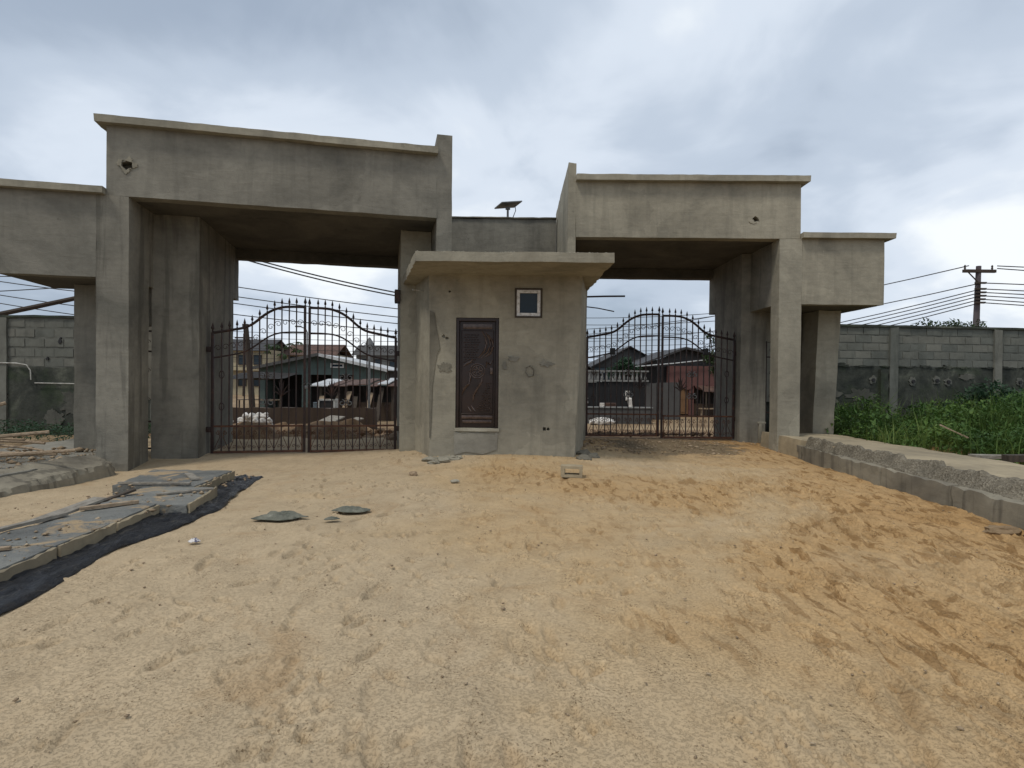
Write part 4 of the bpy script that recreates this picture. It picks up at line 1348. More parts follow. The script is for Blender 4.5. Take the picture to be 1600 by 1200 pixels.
# timber offcuts on the right footpath, against the weeds
for k, (a, b, w, h, mt, lb) in enumerate([
        ((7.0, 8.75, .31), (9.2, 8.55, .33), .16, .05, 'wood_grey', 'long grey plank at the back of the timber pile by the weeds'),
        ((7.25, 8.45, .30), (7.65, 8.42, .31), .14, .10, 'dark_timber', 'short dark block of timber in front of the pile by the weeds'),
        ((7.55, 8.1, .31), (7.82, 8.55, .55), .07, .04, 'wood', 'bright splintered board standing up from the timber pile'),
        ((7.6, 8.35, .38), (9.3, 8.1, .42), .12, .05, 'wood_grey', 'upper grey plank of the timber pile by the weeds'),
        ((7.5, 8.05, .31), (9.2, 7.85, .31), .15, .04, 'wood', 'brown plank at the front of the timber pile by the weeds'),
        ((7.9, 8.3, .44), (9.2, 8.45, .5), .10, .04, 'wood', 'topmost brown plank of the timber pile by the weeds')]):
    plank('plank', lb, a, b, w, h, mt, 'timber pile on the right footpath')
plank('plank', 'single pale stick caught in the green weeds', (7.35, 9.9, .72), (7.62, 9.6, .52), .03, .02, 'wood')

# ------------------------------------------------------------------ compound walls
block_me = None


def compound_wall(label, p0, p1, zb, zmid, ztop, nvis, posts, flip=1):
    """Wall from p0 to p1: blackened render below, bare blocks above, concrete cap."""
    global block_me
    a, b = Vector((*p0, 0)), Vector((*p1, 0))
    d = b - a
    L = d.length
    th = math.atan2(d.y, d.x)
    root = thing('compound_wall', label, 'wall', a, th)
    MB().rbox(0, L, 0, .23, zb, zmid, step=.35, amp=.02, chip=.03).build('rendered_base', 'mossy_render', root)
    MB().box(0, L, .022, .20, zmid - .15, ztop + .03).build('mortar_bed', 'mortar', root)
    MB().rbox(-.02, L, -.04, .27, ztop, ztop + .06, step=.25, amp=.015, chip=.03).build('wall_cap', 'mossy_render', root)
    bw, bh = .46, (ztop - zmid) / 5
    if block_me is None:
        bm_ = MB().rbox(0, .445, 0, .21, 0, bh - .018, step=.12, amp=.004, chip=.012)
        o = bm_.build('block', 'block', root)
        block_me = o.data
        first = o
    else:
        first = None
    for r_ in range(5):
        n = int(nvis / bw)
        for c_ in range(n):
            x = c_ * bw + (bw / 2 if r_ % 2 else 0)
            if flip < 0:
                x = L - x - bw
            if first is not None:
                o, first = first, None
            else:
                o = link('block', block_me, None, root)
            o.location = (x, .008 + random.uniform(-.006, .008), zmid + r_ * bh + .008)
    for x in posts:
        MB().rbox(x - .12, x + .12, -.05, .16, zb, ztop, step=.3, amp=.012, chip=.03).build('wall_post', 'block', root)
    return root


cw = compound_wall('long block wall with blackened base behind the green weeds at right', (5.75, 15.05), (30.0, 17.6), -.3, 1.86, 2.92, 13.5, [4.53, 7.62, 10.7, 13.7])
# short stub post beside the first pier, ragged top of the old render and weep holes
MB().rbox(4.12, 4.36, -.09, .1, -.3, 1.80, step=.2, amp=.02, chip=.04).build('wall_post', 'mossy_render', cw)
for k in range(16):
    x = .4 + k * .62 + random.uniform(-.2, .2)
    w_ = random.uniform(.18, .45)
    poly = blob_poly(x, 1.87 + random.uniform(-.02, .03), w_, random.uniform(.03, .08), 12, .6)
    MB().prism(poly, -.03, .02).build('render_edge', 'mossy_render', cw, smooth=0)
for (x, z) in [(3.94, 1.50), (5.1, 1.47), (5.8, 1.50), (6.14, 1.47), (8.3, 1.48), (9.4, 1.46)]:
    MB().prism(blob_poly(x, z, .13, .14, 12, .3), -.03, .02).build('patch', 'mortar', cw, smooth=0)
    MB().lathe([(.035, 0), (.05, .01), (.05, .05)], sides=9).build('weep_pipe', 'black_rubber', cw)
    wp_ = [c for c in cw.children if c.name.startswith('weep_pipe')][-1]
    wp_.rotation_euler = (math.pi / 2, 0, 0)
    wp_.location = (x, -.012, z)
for (x, z, w_, h_) in [(2.75, 1.05, .35, .30), (3.6, 1.08, .50, .22), (6.7, 1.62, .25, .12)]:
    MB().prism(blob_poly(x, z, w_, h_, 16, .4), -.024, .02).build('patch', 'plaster_patch', cw, smooth=0)

cl_ = compound_wall('block wall with black mossy base behind the left footpath', (-26.0, 13.4), (-7.35, 14.36), -.3, 1.62, 2.82, 9.6, [13.55, 17.2], -1)
MB().tube([(10.5, -.05, 1.70), (13.9, -.05, 1.70), (14.15, -.05, 1.66), (14.25, -.06, 1.52), (14.26, -.06, 1.30)], .014, 7).build('water_pipe', 'white_plastic', cl_)
MB().tube([(14.35, -.06, 1.22), (16.3, -.06, 1.20)], .012, 7).build('water_pipe', 'white_plastic', cl_)
for (x, z, w_, h_) in [(14.9, 2.25, .06, .10), (13.2, 2.05, .08, .05), (14.6, 1.82, .05, .05)]:
    MB().prism(blob_poly(x, z, w_, h_, 10, .4), -.012, .02).build('patch', 'black_rubber', cl_, smooth=0)
for (x, z, w_, h_) in [(15.3, .75, .55, .40), (13.5, .9, .25, .45), (14.8, .35, .3, .3), (16.3, .8, .2, .5)]:
    MB().prism(blob_poly(x, z, w_, h_, 16, .4), -.024, .02).build('patch', 'plaster_patch', cl_, smooth=0)


# ------------------------------------------------------------------ vegetation
def leaf_cloud(n, cx, cy, cz_, size, flat=0.5, elong=1.8):
    """n diamond leaves (two triangles folded along the midrib) at the given centres."""
    th = rng.uniform(0, 2 * np.pi, n)
    ph = rng.normal(0.15, flat, n)
    d = np.stack([np.cos(th) * np.cos(ph), np.sin(th) * np.cos(ph), np.sin(ph)], 1)
    s = np.stack([-np.sin(th), np.cos(th), rng.normal(0, .45, n)], 1)
    s /= np.linalg.norm(s, axis=1)[:, None]
    up = np.cross(d, s)
    C = np.stack([cx, cy, cz_], 1)
    L = (size * elong * rng.uniform(.6, 1.3, n))[:, None]
    W = (size * rng.uniform(.6, 1.2, n))[:, None]
    tip = C + d * L - up * L * .15
    base = C - d * L * .3
    a = C + s * W * .5 + up * W * .15
    b = C - s * W * .5 + up * W * .15
    V = np.stack([base, a, tip, b], 1).reshape(-1, 3)
    k = np.arange(n) * 4
    F = np.concatenate([np.stack([k, k + 1, k + 2], 1), np.stack([k, k + 2, k + 3], 1)])
    return V, F


def weed_height(x, y):
    h = .46 + .85 * np.clip(vnoise(x / .9, y / .9, 71) + .15, 0, 1) + .40 * vnoise(x / .35, y / .35, 72)
    h = h + .35 * sstep(9.5, 12.0, x)
    return np.clip(h, .08, 1.7)


def weed_edge(y):
    return 7.02 + np.where(y < 10.0, (10.0 - y) * 1.15, 0) + np.where(y > 12.3, -.4, 0)


n = 62000
wx = rng.uniform(6.75, 16.5, n)
wy = rng.uniform(8.6, 15.1, n)
edge = weed_edge(wy)
ok = (wx > edge + .30 * vnoise(wy / .3, wx * 0, 73)) & (vnoise(wx / .28, wy / .28, 76) > -.30)
wx, wy = wx[ok], wy[ok]
hh = weed_height(wx, wy) * (.35 + .65 * sstep(0, .7, wx - edge[ok] + .12))
wz = -.05 + hh * (1 - (1 - rng.random(len(wx)) ** .5) * .95)
V, F = leaf_cloud(len(wx), wx, wy, wz + .10, rng.choice([.022, .034, .05, .075], len(wx), p=[.3, .35, .25, .1]), .6, 1.7)
tag(mesh_np('weeds', V, F, 'weed_leaf'), 'dense low green weeds between the right footpath and the wall', 'weeds', kind='stuff')
# grass blades and seed stalks standing among the weeds
n = 9000
wx, wy = rng.uniform(6.9, 16.5, n), rng.uniform(8.7, 15.0, n)
ok = (wx > weed_edge(wy) - .05) & (vnoise(wx / .7, wy / .7, 78) > -.08)
wx, wy = wx[ok], wy[ok]
n = len(wx)
hb_ = weed_height(wx, wy) * rng.uniform(.5, 1.25, n) + .12
lean = rng.normal(0, .28, (n, 2)) * hb_[:, None]
an = rng.uniform(0, 6.28, n)
w_ = rng.uniform(.004, .011, n)
dx, dy = np.cos(an) * w_, np.sin(an) * w_
p0 = np.stack([wx - dx, wy - dy, np.full(n, -.05)], 1)
p1 = np.stack([wx + dx, wy + dy, np.full(n, -.05)], 1)
m0 = np.stack([wx + lean[:, 0] * .35 + dx, wy + lean[:, 1] * .35 + dy, hb_ * .62], 1)
m1 = np.stack([wx + lean[:, 0] * .35 - dx, wy + lean[:, 1] * .35 - dy, hb_ * .62], 1)
tp_ = np.stack([wx + lean[:, 0], wy + lean[:, 1], hb_], 1)
V = np.stack([p0, p1, m0, m1, tp_], 1).reshape(-1, 3)
k = np.arange(n) * 5
F = np.concatenate([np.stack([k, k + 1, k + 2], 1), np.stack([k, k + 2, k + 3], 1), np.stack([k + 3, k + 2, k + 4], 1)])
tag(mesh_np('grass', V, F, 'grass_blade'), 'tall thin grass blades standing among the weeds at right', 'grass', kind='stuff')
n = 2600
wx, wy = rng.uniform(-13, -7.6, n), rng.uniform(11.2, 13.5, n)
V, F = leaf_cloud(n, wx, wy, .05 + rng.random(n) ** .6 * (.30 + .25 * vnoise(wx / .5, wy / .5, 75)), .04, .5)
tag(mesh_np('weeds', V, F, 'shrub_leaf'), 'dark weeds growing at the foot of the left wall', 'weeds', kind='stuff')


def shrub(name, label, cat, base, lobes, n, size, mat, trunk=None, leafmul=1.8):
    o = thing(name, label, cat, base)
    rad = np.array([l[3] for l in lobes])
    w = rad ** 2
    pick = rng.choice(len(lobes), n, p=w / w.sum())
    dirs = rng.normal(size=(n, 3))
    dirs /= np.linalg.norm(dirs, axis=1)[:, None]
    rr = rad[pick] * (rng.random(n) ** .45) * (1 + .35 * np.array([noise.noise(Vector(d) * 2.3 + Vector((p * 7.1, 0, 0))) for d, p in zip(dirs, pick)]))
    C = np.array([l[:3] for l in lobes])[pick] + dirs * rr[:, None] * np.array([1, 1, .75])
    V, F = leaf_cloud(n, C[:, 0], C[:, 1], C[:, 2], size, .6, leafmul)
    mesh_np('crown', V, F, mat, o)
    tr = MB()
    top = max(l[2] for l in lobes)
    for l in lobes:
        mid = Vector((l[0] * .4, l[1] * .4, l[2] * .55))
        tr.tube([(0, 0, -.3), (l[0] * .1, l[1] * .1, l[2] * .25), mid, Vector(l[:3])], [t_ * (trunk or .05) for t_ in (1, .85, .55, .2)], 6)
    tr.build('trunk', 'bark', o)
    return o


shrub('wall_shrub', 'dark spreading shrub against the blackened wall at right', 'shrub', (12.0, 14.4, -.1),
      [(0, 0, 1.0, .75), (.9, .0, .85, .65), (-.8, .1, .75, .5), (1.6, -.1, .75, .55)], 5200, .06, 'shrub_leaf', .035)
shrub('wall_shrub', 'taller green bush at the right edge in front of the wall', 'shrub', (12.3, 12.9, -.1),
      [(.2, 0, 1.1, .75), (.9, .2, 1.5, .8), (1.3, -.4, .8, .7)], 4200, .05, 'weed_leaf', .03)
shrub('leafy_tree', 'leafy tree top showing above the right wall left of the pole', 'tree', (20.3, 27.0, -.6),
      [(-.9, 0, 4.4, .75), (.2, 0, 4.55, .6), (1.1, 0, 4.5, .7), (0, .2, 3.8, 1.0), (-1.3, 0, 4.1, .5)], 1500, .10, 'tree_leaf', .14)
shrub('leafy_tree', 'tip of a tree just above the right wall beside the gateway wing', 'tree', (15.9, 27.5, -.6), [(.1, 0, 4.15, .5), (-.5, 0, 3.9, .6), (.4, .2, 3.6, .6)], 700, .09, 'tree_leaf', .10)

# ------------------------------------------------------------------ street outside, seen through the gates
G = -.62                                    # street level


def gable_roof(name, x0, x1, y0, y1, ze, zr, mat, parent, over=.35, th=.06, ridge='y'):
    """Pitched roof of two sheets; ridge along y (gable to the camera) or along x."""
    m_ = MB()
    if ridge == 'y':
        xm = (x0 + x1) / 2
        for s, e in ((-1, x0 - over), (1, x1 + over)):
            zz = ze - over * (zr - ze) / (xm - x0)
            m_.prism([(xm, zr), (e, zz), (e, zz + th), (xm, zr + th)], y0 - over, y1 + over)
    else:
        ym = (y0 + y1) / 2
        zz = ze - over * (zr - ze) / (ym - y0)
        for e in (y0 - over, y1 + over):
            m_.add([(x0 - over, ym, zr), (x1 + over, ym, zr), (x1 + over, e, zz), (x0 - over, e, zz),
                    (x0 - over, ym, zr + th), (x1 + over, ym, zr + th), (x1 + over, e, zz + th), (x0 - over, e, zz + th)],
                   [(0, 1, 2, 3), (4, 7, 6, 5), (0, 4, 5, 1), (3, 2, 6, 7), (1, 5, 6, 2), (0, 3, 7, 4)])
    return m_.build(name, mat, parent, smooth=0)


def window(parent, x0, x1, z0, z1, y, frame='white_frame', pane='window_glass'):
    w = MB()
    t_ = .07
    w.box(x0, x1, y - .05, y + .05, z1 - t_, z1).box(x0, x1, y - .05, y + .05, z0, z0 + t_).box(x0, x0 + t_, y - .05, y + .05, z0 + t_, z1 - t_).box(x1 - t_, x1, y - .05, y + .05, z0 + t_, z1 - t_)
    f = w.build('window', frame, parent)
    MB().box(x0 + t_, x1 - t_, y - .01, y + .02, z0 + t_, z1 - t_).build('pane', pane, f)
    return f


# teal bungalow with a deep verandah
hs_ = thing('bungalow', 'low teal bungalow with gabled roof and dark verandah beyond the left gate', 'house', (0, 0, 0))
HX0, HX1, HY = -15.3, -8.0, 35.0
HE, HR = 1.95, 2.75
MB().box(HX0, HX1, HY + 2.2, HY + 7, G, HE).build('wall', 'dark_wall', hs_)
MB().prism([(HX0, HE), (HX1, HE), ((HX0 + HX1) / 2, HR - .02)], HY - .05, HY + .15).build('gable_wall', 'teal_wall', hs_, smooth=0)
MB().box(HX0, HX1, HY - .04, HY + .14, 1.55, HE).build('verandah_beam', 'teal_wall', hs_)
for x0, x1 in ((HX0, HX0 + .3), (-12.75, -12.3), (-10.9, -10.5), (HX1 - 1.6, HX1)):
    MB().box(x0, x1, HY - .05, HY + .3, G, 1.55).build('verandah_pier', 'teal_wall', hs_)
MB().box(HX0, HX0 + .2, HY + .3, HY + 2.2, G, HE).build('side_wall', 'teal_wall', hs_)
MB().box(HX1 - .2, HX1, HY + .3, HY + 2.2, G, HE).build('side_wall', 'teal_wall', hs_)
window(hs_, -11.0, -10.2, 1.98, 2.25, HY - .08)
gable_roof('roof', HX0, HX1, HY, HY + 7, HE, HR, 'roof_zinc', hs_, .5)
for s in (-1, 1):
    xm = (HX0 + HX1) / 2
    e = xm + s * ((HX1 - HX0) / 2 + .55)
    MB().prism([(xm, HR + .10), (e, HE - .02), (e, HE - .20), (xm, HR - .08)], HY - .62, HY - .56).build('barge_board', 'grey_wall' if s < 0 else 'roof_zinc', hs_, smooth=0)

# low mud wall across the street, sacks, ramp boards
lwall = tag(MB().rbox(-12.4, -5.4, 22.9, 23.15, -1.0, .20, step=.3, amp=.05, chip=.06).build('street_wall', 'brown_wall'), 'low dark earth wall across the street beyond the left gate', 'wall')
sack_me = []
for k in range(4):
    bm = bmesh.new()
    bmesh.ops.create_icosphere(bm, subdivisions=3, radius=1)
    for v in bm.verts:
        p = v.co * 1.5 + Vector((k * 5.3, 2, 1))
        v.co = Vector((v.co.x * .17, v.co.y * .12, v.co.z * .13)) * (1 + .4 * noise.noise(p) + .15 * noise.noise(p * 3))
    me = bpy.data.meshes.new('white_sack')
    bm.to_mesh(me)
    bm.free()
    me.polygons.foreach_set('use_smooth', [True] * len(me.polygons))
    me.materials.append(M['sack'])
    sack_me.append(me)
spots = [(-11.3 + .24 * i + random.uniform(-.04, .04), random.uniform(21.9, 22.5), .02) for i in range(9)] + [(-10.5 + .22 * i, random.uniform(22.1, 22.5), .22) for i in range(6)] + \
        [(-10.3 + .24 * i, 22.3, .40) for i in range(4)] + [(-10.95, 22.2, .2), (-11.2, 22.3, .19)]
for i, (x, y, z) in enumerate(spots):
    o = link('white_sack', sack_me[i % 4])
    o.location = (x, y, gz(x, y) + z + .10)
    o.rotation_euler = (random.uniform(-.5, .5), random.uniform(-.5, .5), random.uniform(0, 3))
    tag(o, 'dirty white sack in the heap at the low wall beyond the left gate', 'sack', 'white sacks heaped by the street')
for (a, b, w_, lb) in [((-7.6, 21.6, G + .05), (-6.9, 22.6, G + .50), .9, 'wide board leaning as a ramp against the street wall'), ((-6.8, 21.7, G + .12), (-5.9, 22.4, G + .45), .7, 'second wider board leaning beside the ramp at the street wall')]:
    plank('board', lb, a, b, w_, .04, 'wood_grey', None, 'board')

# rusty roadside shack with a generator in front
sh = thing('roadside_shack', 'low dark shack with rusty sheet roof right of the left gate middle', 'shack', (0, 0, 0))
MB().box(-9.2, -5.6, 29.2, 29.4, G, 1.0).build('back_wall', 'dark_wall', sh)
for x in (-9.1, -7.9, -6.8, -5.7):
    MB().box(x, x + .12, 27.2, 27.32, G, .98).build('post', 'dark_timber', sh)
MB().box(-9.2, -5.5, 27.25, 27.3, G, .25).build('front_panel', 'brown_wall', sh)
for i in range(9):
    x = -9.5 + i * .46
    q = [(x, 26.9), (x + .44, 26.9), (x + .44, 29.7), (x, 29.7)]
    dz = random.uniform(-.05, .06)
    MB().hexa([(a, b, 1.02 + dz + (.28 if b > 28 else 0)) for a, b in q], [(a, b, 1.06 + dz + (.28 if b > 28 else 0)) for a, b in q], .4, .03, .02).build('roof_sheet', 'roof_zinc' if i in (0, 1, 7) else 'roof_rust', sh)
gn = thing('generator', 'white framed generator standing before the rusty shack', 'generator', (-7.75, 24.3, .0))
MB().box(-.3, .3, -.22, .22, .0, .42).build('casing', 'dark_wall', gn)
for x in (-.34, .30):
    MB().box(x, x + .05, -.26, .26, -.62, .5).build('frame', 'white_plastic', gn)
MB().box(-.34, .35, -.26, -.22, .45, .5).build('frame', 'white_plastic', gn)
MB().box(-.5, .6, -.3, .3, -.66, -.02).build('plinth', 'grey_wall', gn)

# street clutter between the low wall and the houses
for k, (x, y, mt, lb) in enumerate([(-9.6, 30.5, 'roof_rust', 'rusty oil drum left of the shack'), (-8.75, 26.2, 'blue_shed', 'dull blue oil drum before the shack'), (4.9, 28.6, 'roof_rust', 'rusty oil drum behind the grey parapet')]):
    dm = thing('oil_drum', lb, 'drum', (x, y, G))
    MB().lathe([(.28, 0), (.29, .02), (.28, .05), (.28, .28), (.295, .30), (.28, .32), (.28, .58), (.295, .60), (.28, .62), (.28, .86), (.29, .88), (.27, .89)], sides=14).build('drum_shell', mt, dm)
    MB().lathe([(.035, .89), (.04, .91), (.02, .92)], (.14, 0, 0), 8).build('bung', 'iron', dm)
aw_ = thing('verandah_awning', 'sagging dark tarpaulin awning on sticks at the left of the bungalow', 'awning', (0, 0, 0))
nn = 14
A, B = np.meshgrid(np.linspace(0, 1, nn), np.linspace(0, 1, nn))
X, Y = -15.6 + A * 3.2, 31.0 + B * 2.8
Z = 1.30 + .35 * B - .22 * np.sin(A * np.pi) * np.sin(B * np.pi) + .10 * vnoise(A * 5, B * 4, 88)
i_ = (np.arange(nn - 1)[:, None] * nn + np.arange(nn - 1)[None]).ravel()
tarp = mesh_np('tarpaulin', np.stack([X.ravel(), Y.ravel(), Z.ravel()], 1), np.stack([i_, i_ + 1, i_ + nn + 1, i_ + nn], 1), 'dark_wall', aw_, smooth=True)
tarp.modifiers.new('thickness', 'SOLIDIFY').thickness = .01
for x in (-15.5, -14.0, -12.5):
    MB().tube([(x, 31.05, G), (x + .05, 31.05, 1.34)], .035, 6).build('post', 'dark_timber', aw_)
tb = thing('market_table', 'rough wooden table under the tarpaulin awning', 'table', (-14.0, 31.9, G))
MB().box(-1.1, 1.1, -.35, .35, .72, .77).build('table_top', 'wood', tb)
for x in (-1.0, .94):
    for y in (-.3, .24):
        MB().box(x, x + .06, y, y + .06, 0, .72).build('leg', 'dark_timber', tb)
for k in range(6):
    plank('plank', 'board leaning in the row against the rusty shack front', (-9.0 + .55 * k, 26.6, G), (-8.9 + .55 * k + random.uniform(-.2, .2), 27.15, random.uniform(.5, .95)), random.uniform(.12, .28), .03, 'dark_timber' if k % 2 else 'wood', 'boards leaning on the shack')
for k, (x, w_) in enumerate([(7.4, 1.7), (10.9, 2.6)]):
    kw_ = thing('sheet_awning', ['rusty sheet awning between the black fence and the pink house', 'rusty sheet awning over the pink house counter'][k], 'awning', (0, 0, 0))
    for i in range(int(w_ / .42)):
        a0 = x + i * .42
        q = [(a0, 32.6), (a0 + .40, 32.6), (a0 + .40, 33.9), (a0, 33.9)]
        dz = random.uniform(-.04, .04)
        MB().hexa([(p, r, .78 + dz + (.30 if r > 33 else 0)) for p, r in q], [(p, r, .81 + dz + (.30 if r > 33 else 0)) for p, r in q], .4, .02, .02).build('sheet', 'roof_rust', kw_)
    for xx in (x + .1, x + w_ - .3):
        MB().box(xx, xx + .07, 32.65, 32.72, G, .76).build('post', 'dark_timber', kw_)

# cream two-storey houses further off
for (x0, x1, y, h, lb, wc, rc_) in [(-31.5, -26.6, 62, 4.3, 'cream two storey house far left through the left gate', 'cream_wall', 'roof_dark'),
                                    (-25.9, -20.5, 66, 4.0, 'cream house with three windows behind the papaya tree', 'cream_wall', 'roof_rust'),
                                    (-19.5, -14.0, 72, 4.3, 'grey roofed house behind the teal bungalow roof', 'white_wall', 'grey_wall'),
                                    (-13.0, -7.5, 75, 4.6, 'pale house far behind the right side of the left gate', 'white_wall', 'roof_dark')]:
    h_ = thing('town_house', lb, 'house', (0, 0, 0))
    MB().box(x0, x1, y, y + 6, G - .2, h).build('wall', wc, h_)
    gable_roof('roof', x0, x1, y, y + 6, h, h + 1.2, rc_, h_, .5, ridge='x')
    nwin = 3
    for fl in (0.3, 2.6):
        for i in range(nwin):
            a = x0 + (x1 - x0) * (i + .25) / nwin
            window(h_, a, a + .9, fl, fl + 1.1, y - .06, 'dark_timber')
    MB().box(x0 - .1, x1 + .1, y - .9, y, 2.0, 2.15).build('balcony_slab', wc, h_)

# right gate view: pink shop house
ph = thing('shop_house', 'pink fronted house with dark gabled roof beyond the right gate', 'house', (0, 0, 0))
PY = 34.0
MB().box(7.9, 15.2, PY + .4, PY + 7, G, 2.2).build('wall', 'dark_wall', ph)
MB().box(9.2, 15.2, PY, PY + .35, 1.15, 2.28).build('fascia', 'pink_wall', ph)
for i in range(7):
    x = 9.25 + i * .75
    MB().prism([(x, 1.15), (x + .73, 1.15), (x + .6, .95), (x + .36, .86), (x + .12, .95)], PY - .04, PY + .02).build('valance', 'pink_wall', ph, smooth=0)
for x0, x1 in ((9.2, 9.32), (10.45, 10.75), (14.9, 15.2)):
    MB().box(x0, x1, PY, PY + .35, G, 1.15).build('pier', 'pink_wall', ph)
for i, x in enumerate((9.34, 9.90)):
    d_ = MB().box(x, x + .53, PY + .1, PY + .16, G + .05, 1.12).build('door', 'tan_door', ph)
    MB().box(x + .1, x + .43, PY + .08, PY + .1, .3, .95).build('door_panel', 'tan_door', d_)
    MB().box(x + .1, x + .43, PY + .08, PY + .1, -.45, .15).build('door_panel', 'tan_door', d_)
MB().box(10.75, 14.9, PY + .05, PY + .3, G, .05).build('shop_counter', 'brown_wall', ph)
for x in np.arange(10.9, 14.8, .28):
    MB().tube([(x, PY + .1, .05), (x, PY + .1, 1.15)], .02, 5).build('grille_bar', 'dark_timber', ph)
MB().prism([(7.6, 2.22), (15.4, 2.22), (10.2, 3.25)], PY + .35, PY + .45).build('gable_wall', 'roof_dark', ph, smooth=0)
for e, z in ((7.2, 2.15), (15.6, 2.12)):
    MB().prism([(10.2, 3.27), (e, z), (e, z + .1), (10.2, 3.40)], PY - .2, PY + 7).build('roof', 'roof_dark', ph, smooth=0)
MB().tube([(7.2, PY - .25, 2.2), (9.5, PY - .25, 2.42), (12.3, PY - .25, 2.75)], .035, 6).build('gutter', 'roof_zinc', ph)
bn = thing('shop_bench', 'narrow bench standing before the pink house', 'bench', (11.6, 32.8, G))
MB().box(-.9, .9, -.15, .15, .42, .48).build('seat', 'wood', bn)
for x in (-.8, .74):
    MB().box(x, x + .06, -.12, .12, 0, .42).build('leg', 'wood', bn)

# dark sheet fence with balustrade, and the house above it
df = thing('sheet_fence', 'black sheet metal fence topped by a pale balustrade beyond the right gate', 'fence', (0, 0, 0))
FY = 30.0
for i in range(9):
    x = 3.2 + i * .62
    MB().box(x, x + .60, FY + random.uniform(-.03, .03), FY + .1, G, 1.30 + random.uniform(-.04, .04)).build('sheet', 'black_sheet' if i < 6 else 'grey_wall', df)
MB().box(3.2, 7.1, FY - .1, FY + .15, 1.33, 1.42).build('balustrade_base', 'white_wall', df)
MB().box(3.2, 7.1, FY - .1, FY + .15, 1.84, 1.92).build('balustrade_rail', 'white_wall', df)
bal = None
for i in range(17):
    if bal is None:
        o = MB().lathe([(.05, 1.42), (.075, 1.52), (.04, 1.62), (.045, 1.74), (.06, 1.84)], sides=7).build('baluster', 'white_wall', df)
        bal = o.data
    else:
        o = link('baluster', bal, None, df)
    o.location = (3.35 + i * .225, FY, 0)
sp = tag(MB().rbox(3.0, 6.6, 27.0, 27.35, G - .3, .10, step=.3, amp=.02, chip=.03).build('street_parapet', 'grey_wall'), 'low grey parapet in front of the black fence beyond the right gate', 'wall')
MB().box(2.98, 6.62, 26.95, 27.40, .10, .15).build('parapet_cap', 'white_wall', sp)
for (x, y, w_, h_, lb) in [(4.1, 26.3, .45, .25, 'heap of white rubbish bags at the foot of the grey parapet')]:
    rock('rubbish_heap', lb, 'rubbish', x, y, (.6, .3, .18), 'sack', G + .12, 77)
# torn cloths hanging on the dark fence
for k, (x, z, w_, h_) in enumerate([(3.55, .15, .40, .32), (4.55, .0, .30, .22), (5.9, .35, .22, .5), (6.0, -.2, .24, .7)]):
    n_ = 8
    A, B = np.meshgrid(np.linspace(0, 1, n_), np.linspace(0, 1, n_))
    X = x + A * w_ + .05 * vnoise(B * 3, A * 0 + k, 91)
    Z = z + B * h_ - .12 * vnoise(A * 4, B * 0 + k, 92) * (B < .5)
    Y = FY - .10 - .05 * vnoise(A * 5, B * 2 + k, 93)
    i_ = (np.arange(n_ - 1)[:, None] * n_ + np.arange(n_ - 1)[None]).ravel()
    o = mesh_np('hanging_cloth', np.stack([X.ravel(), Y.ravel(), Z.ravel()], 1), np.stack([i_, i_ + 1, i_ + n_ + 1, i_ + n_], 1), 'sack', smooth=True)
    o.modifiers.new('thickness', 'SOLIDIFY').thickness = .01
    tag(o, 'pale torn cloth hanging on the black sheet fence beyond the right gate', 'cloth', 'cloths on the black fence')
gh2 = thing('town_house', 'grey gabled house above the pale balustrade beyond the right gate', 'house', (0, 0, 0))
MB().box(5.6, 11.0, 41, 47, G, 2.3).build('wall', 'blue_shed', gh2)
gable_roof('roof', 5.6, 11.0, 41, 47, 2.3, 3.75, 'roof_dark', gh2, .5)
MB().prism([(5.6, 2.3), (11.0, 2.3), (8.3, 3.70)], 40.9, 41.0).build('gable_wall', 'grey_wall', gh2, smooth=0)
window(gh2, 6.3, 7.2, 1.1, 2.0, 40.94)
window(gh2, 9.0, 9.9, 1.1, 2.0, 40.94)
sm_ = thing('town_house', 'small dark roofed house at the far left through the right gate', 'house', (0, 0, 0))
MB().box(2.9, 5.6, 38, 43, G, 1.9).build('wall', 'white_wall', sm_)
gable_roof('roof', 2.9, 5.6, 38, 43, 1.9, 2.7, 'roof_dark', sm_, .4)
window(sm_, 3.6, 4.4, .6, 1.5, 37.94)

shrub('leafy_tree', 'small round mango tree in front of the grey gabled house', 'tree', (6.4, 33.0, G), [(0, 0, 2.75, .62), (.55, .1, 2.6, .5), (-.5, 0, 2.5, .5), (.1, 0, 3.1, .4)], 1500, .085, 'shrub_leaf', .09)
shrub('leafy_tree', 'tall sparse tree behind the right pillar of the right gate', 'tree', (11.3, 31.5, G), [(-.4, 0, 3.3, .5), (.1, 0, 4.2, .55), (-.1, 0, 2.6, .5), (.5, .2, 3.6, .6), (-.5, 0, 4.5, .25)], 900, .09, 'tree_leaf', .10, 2.6)
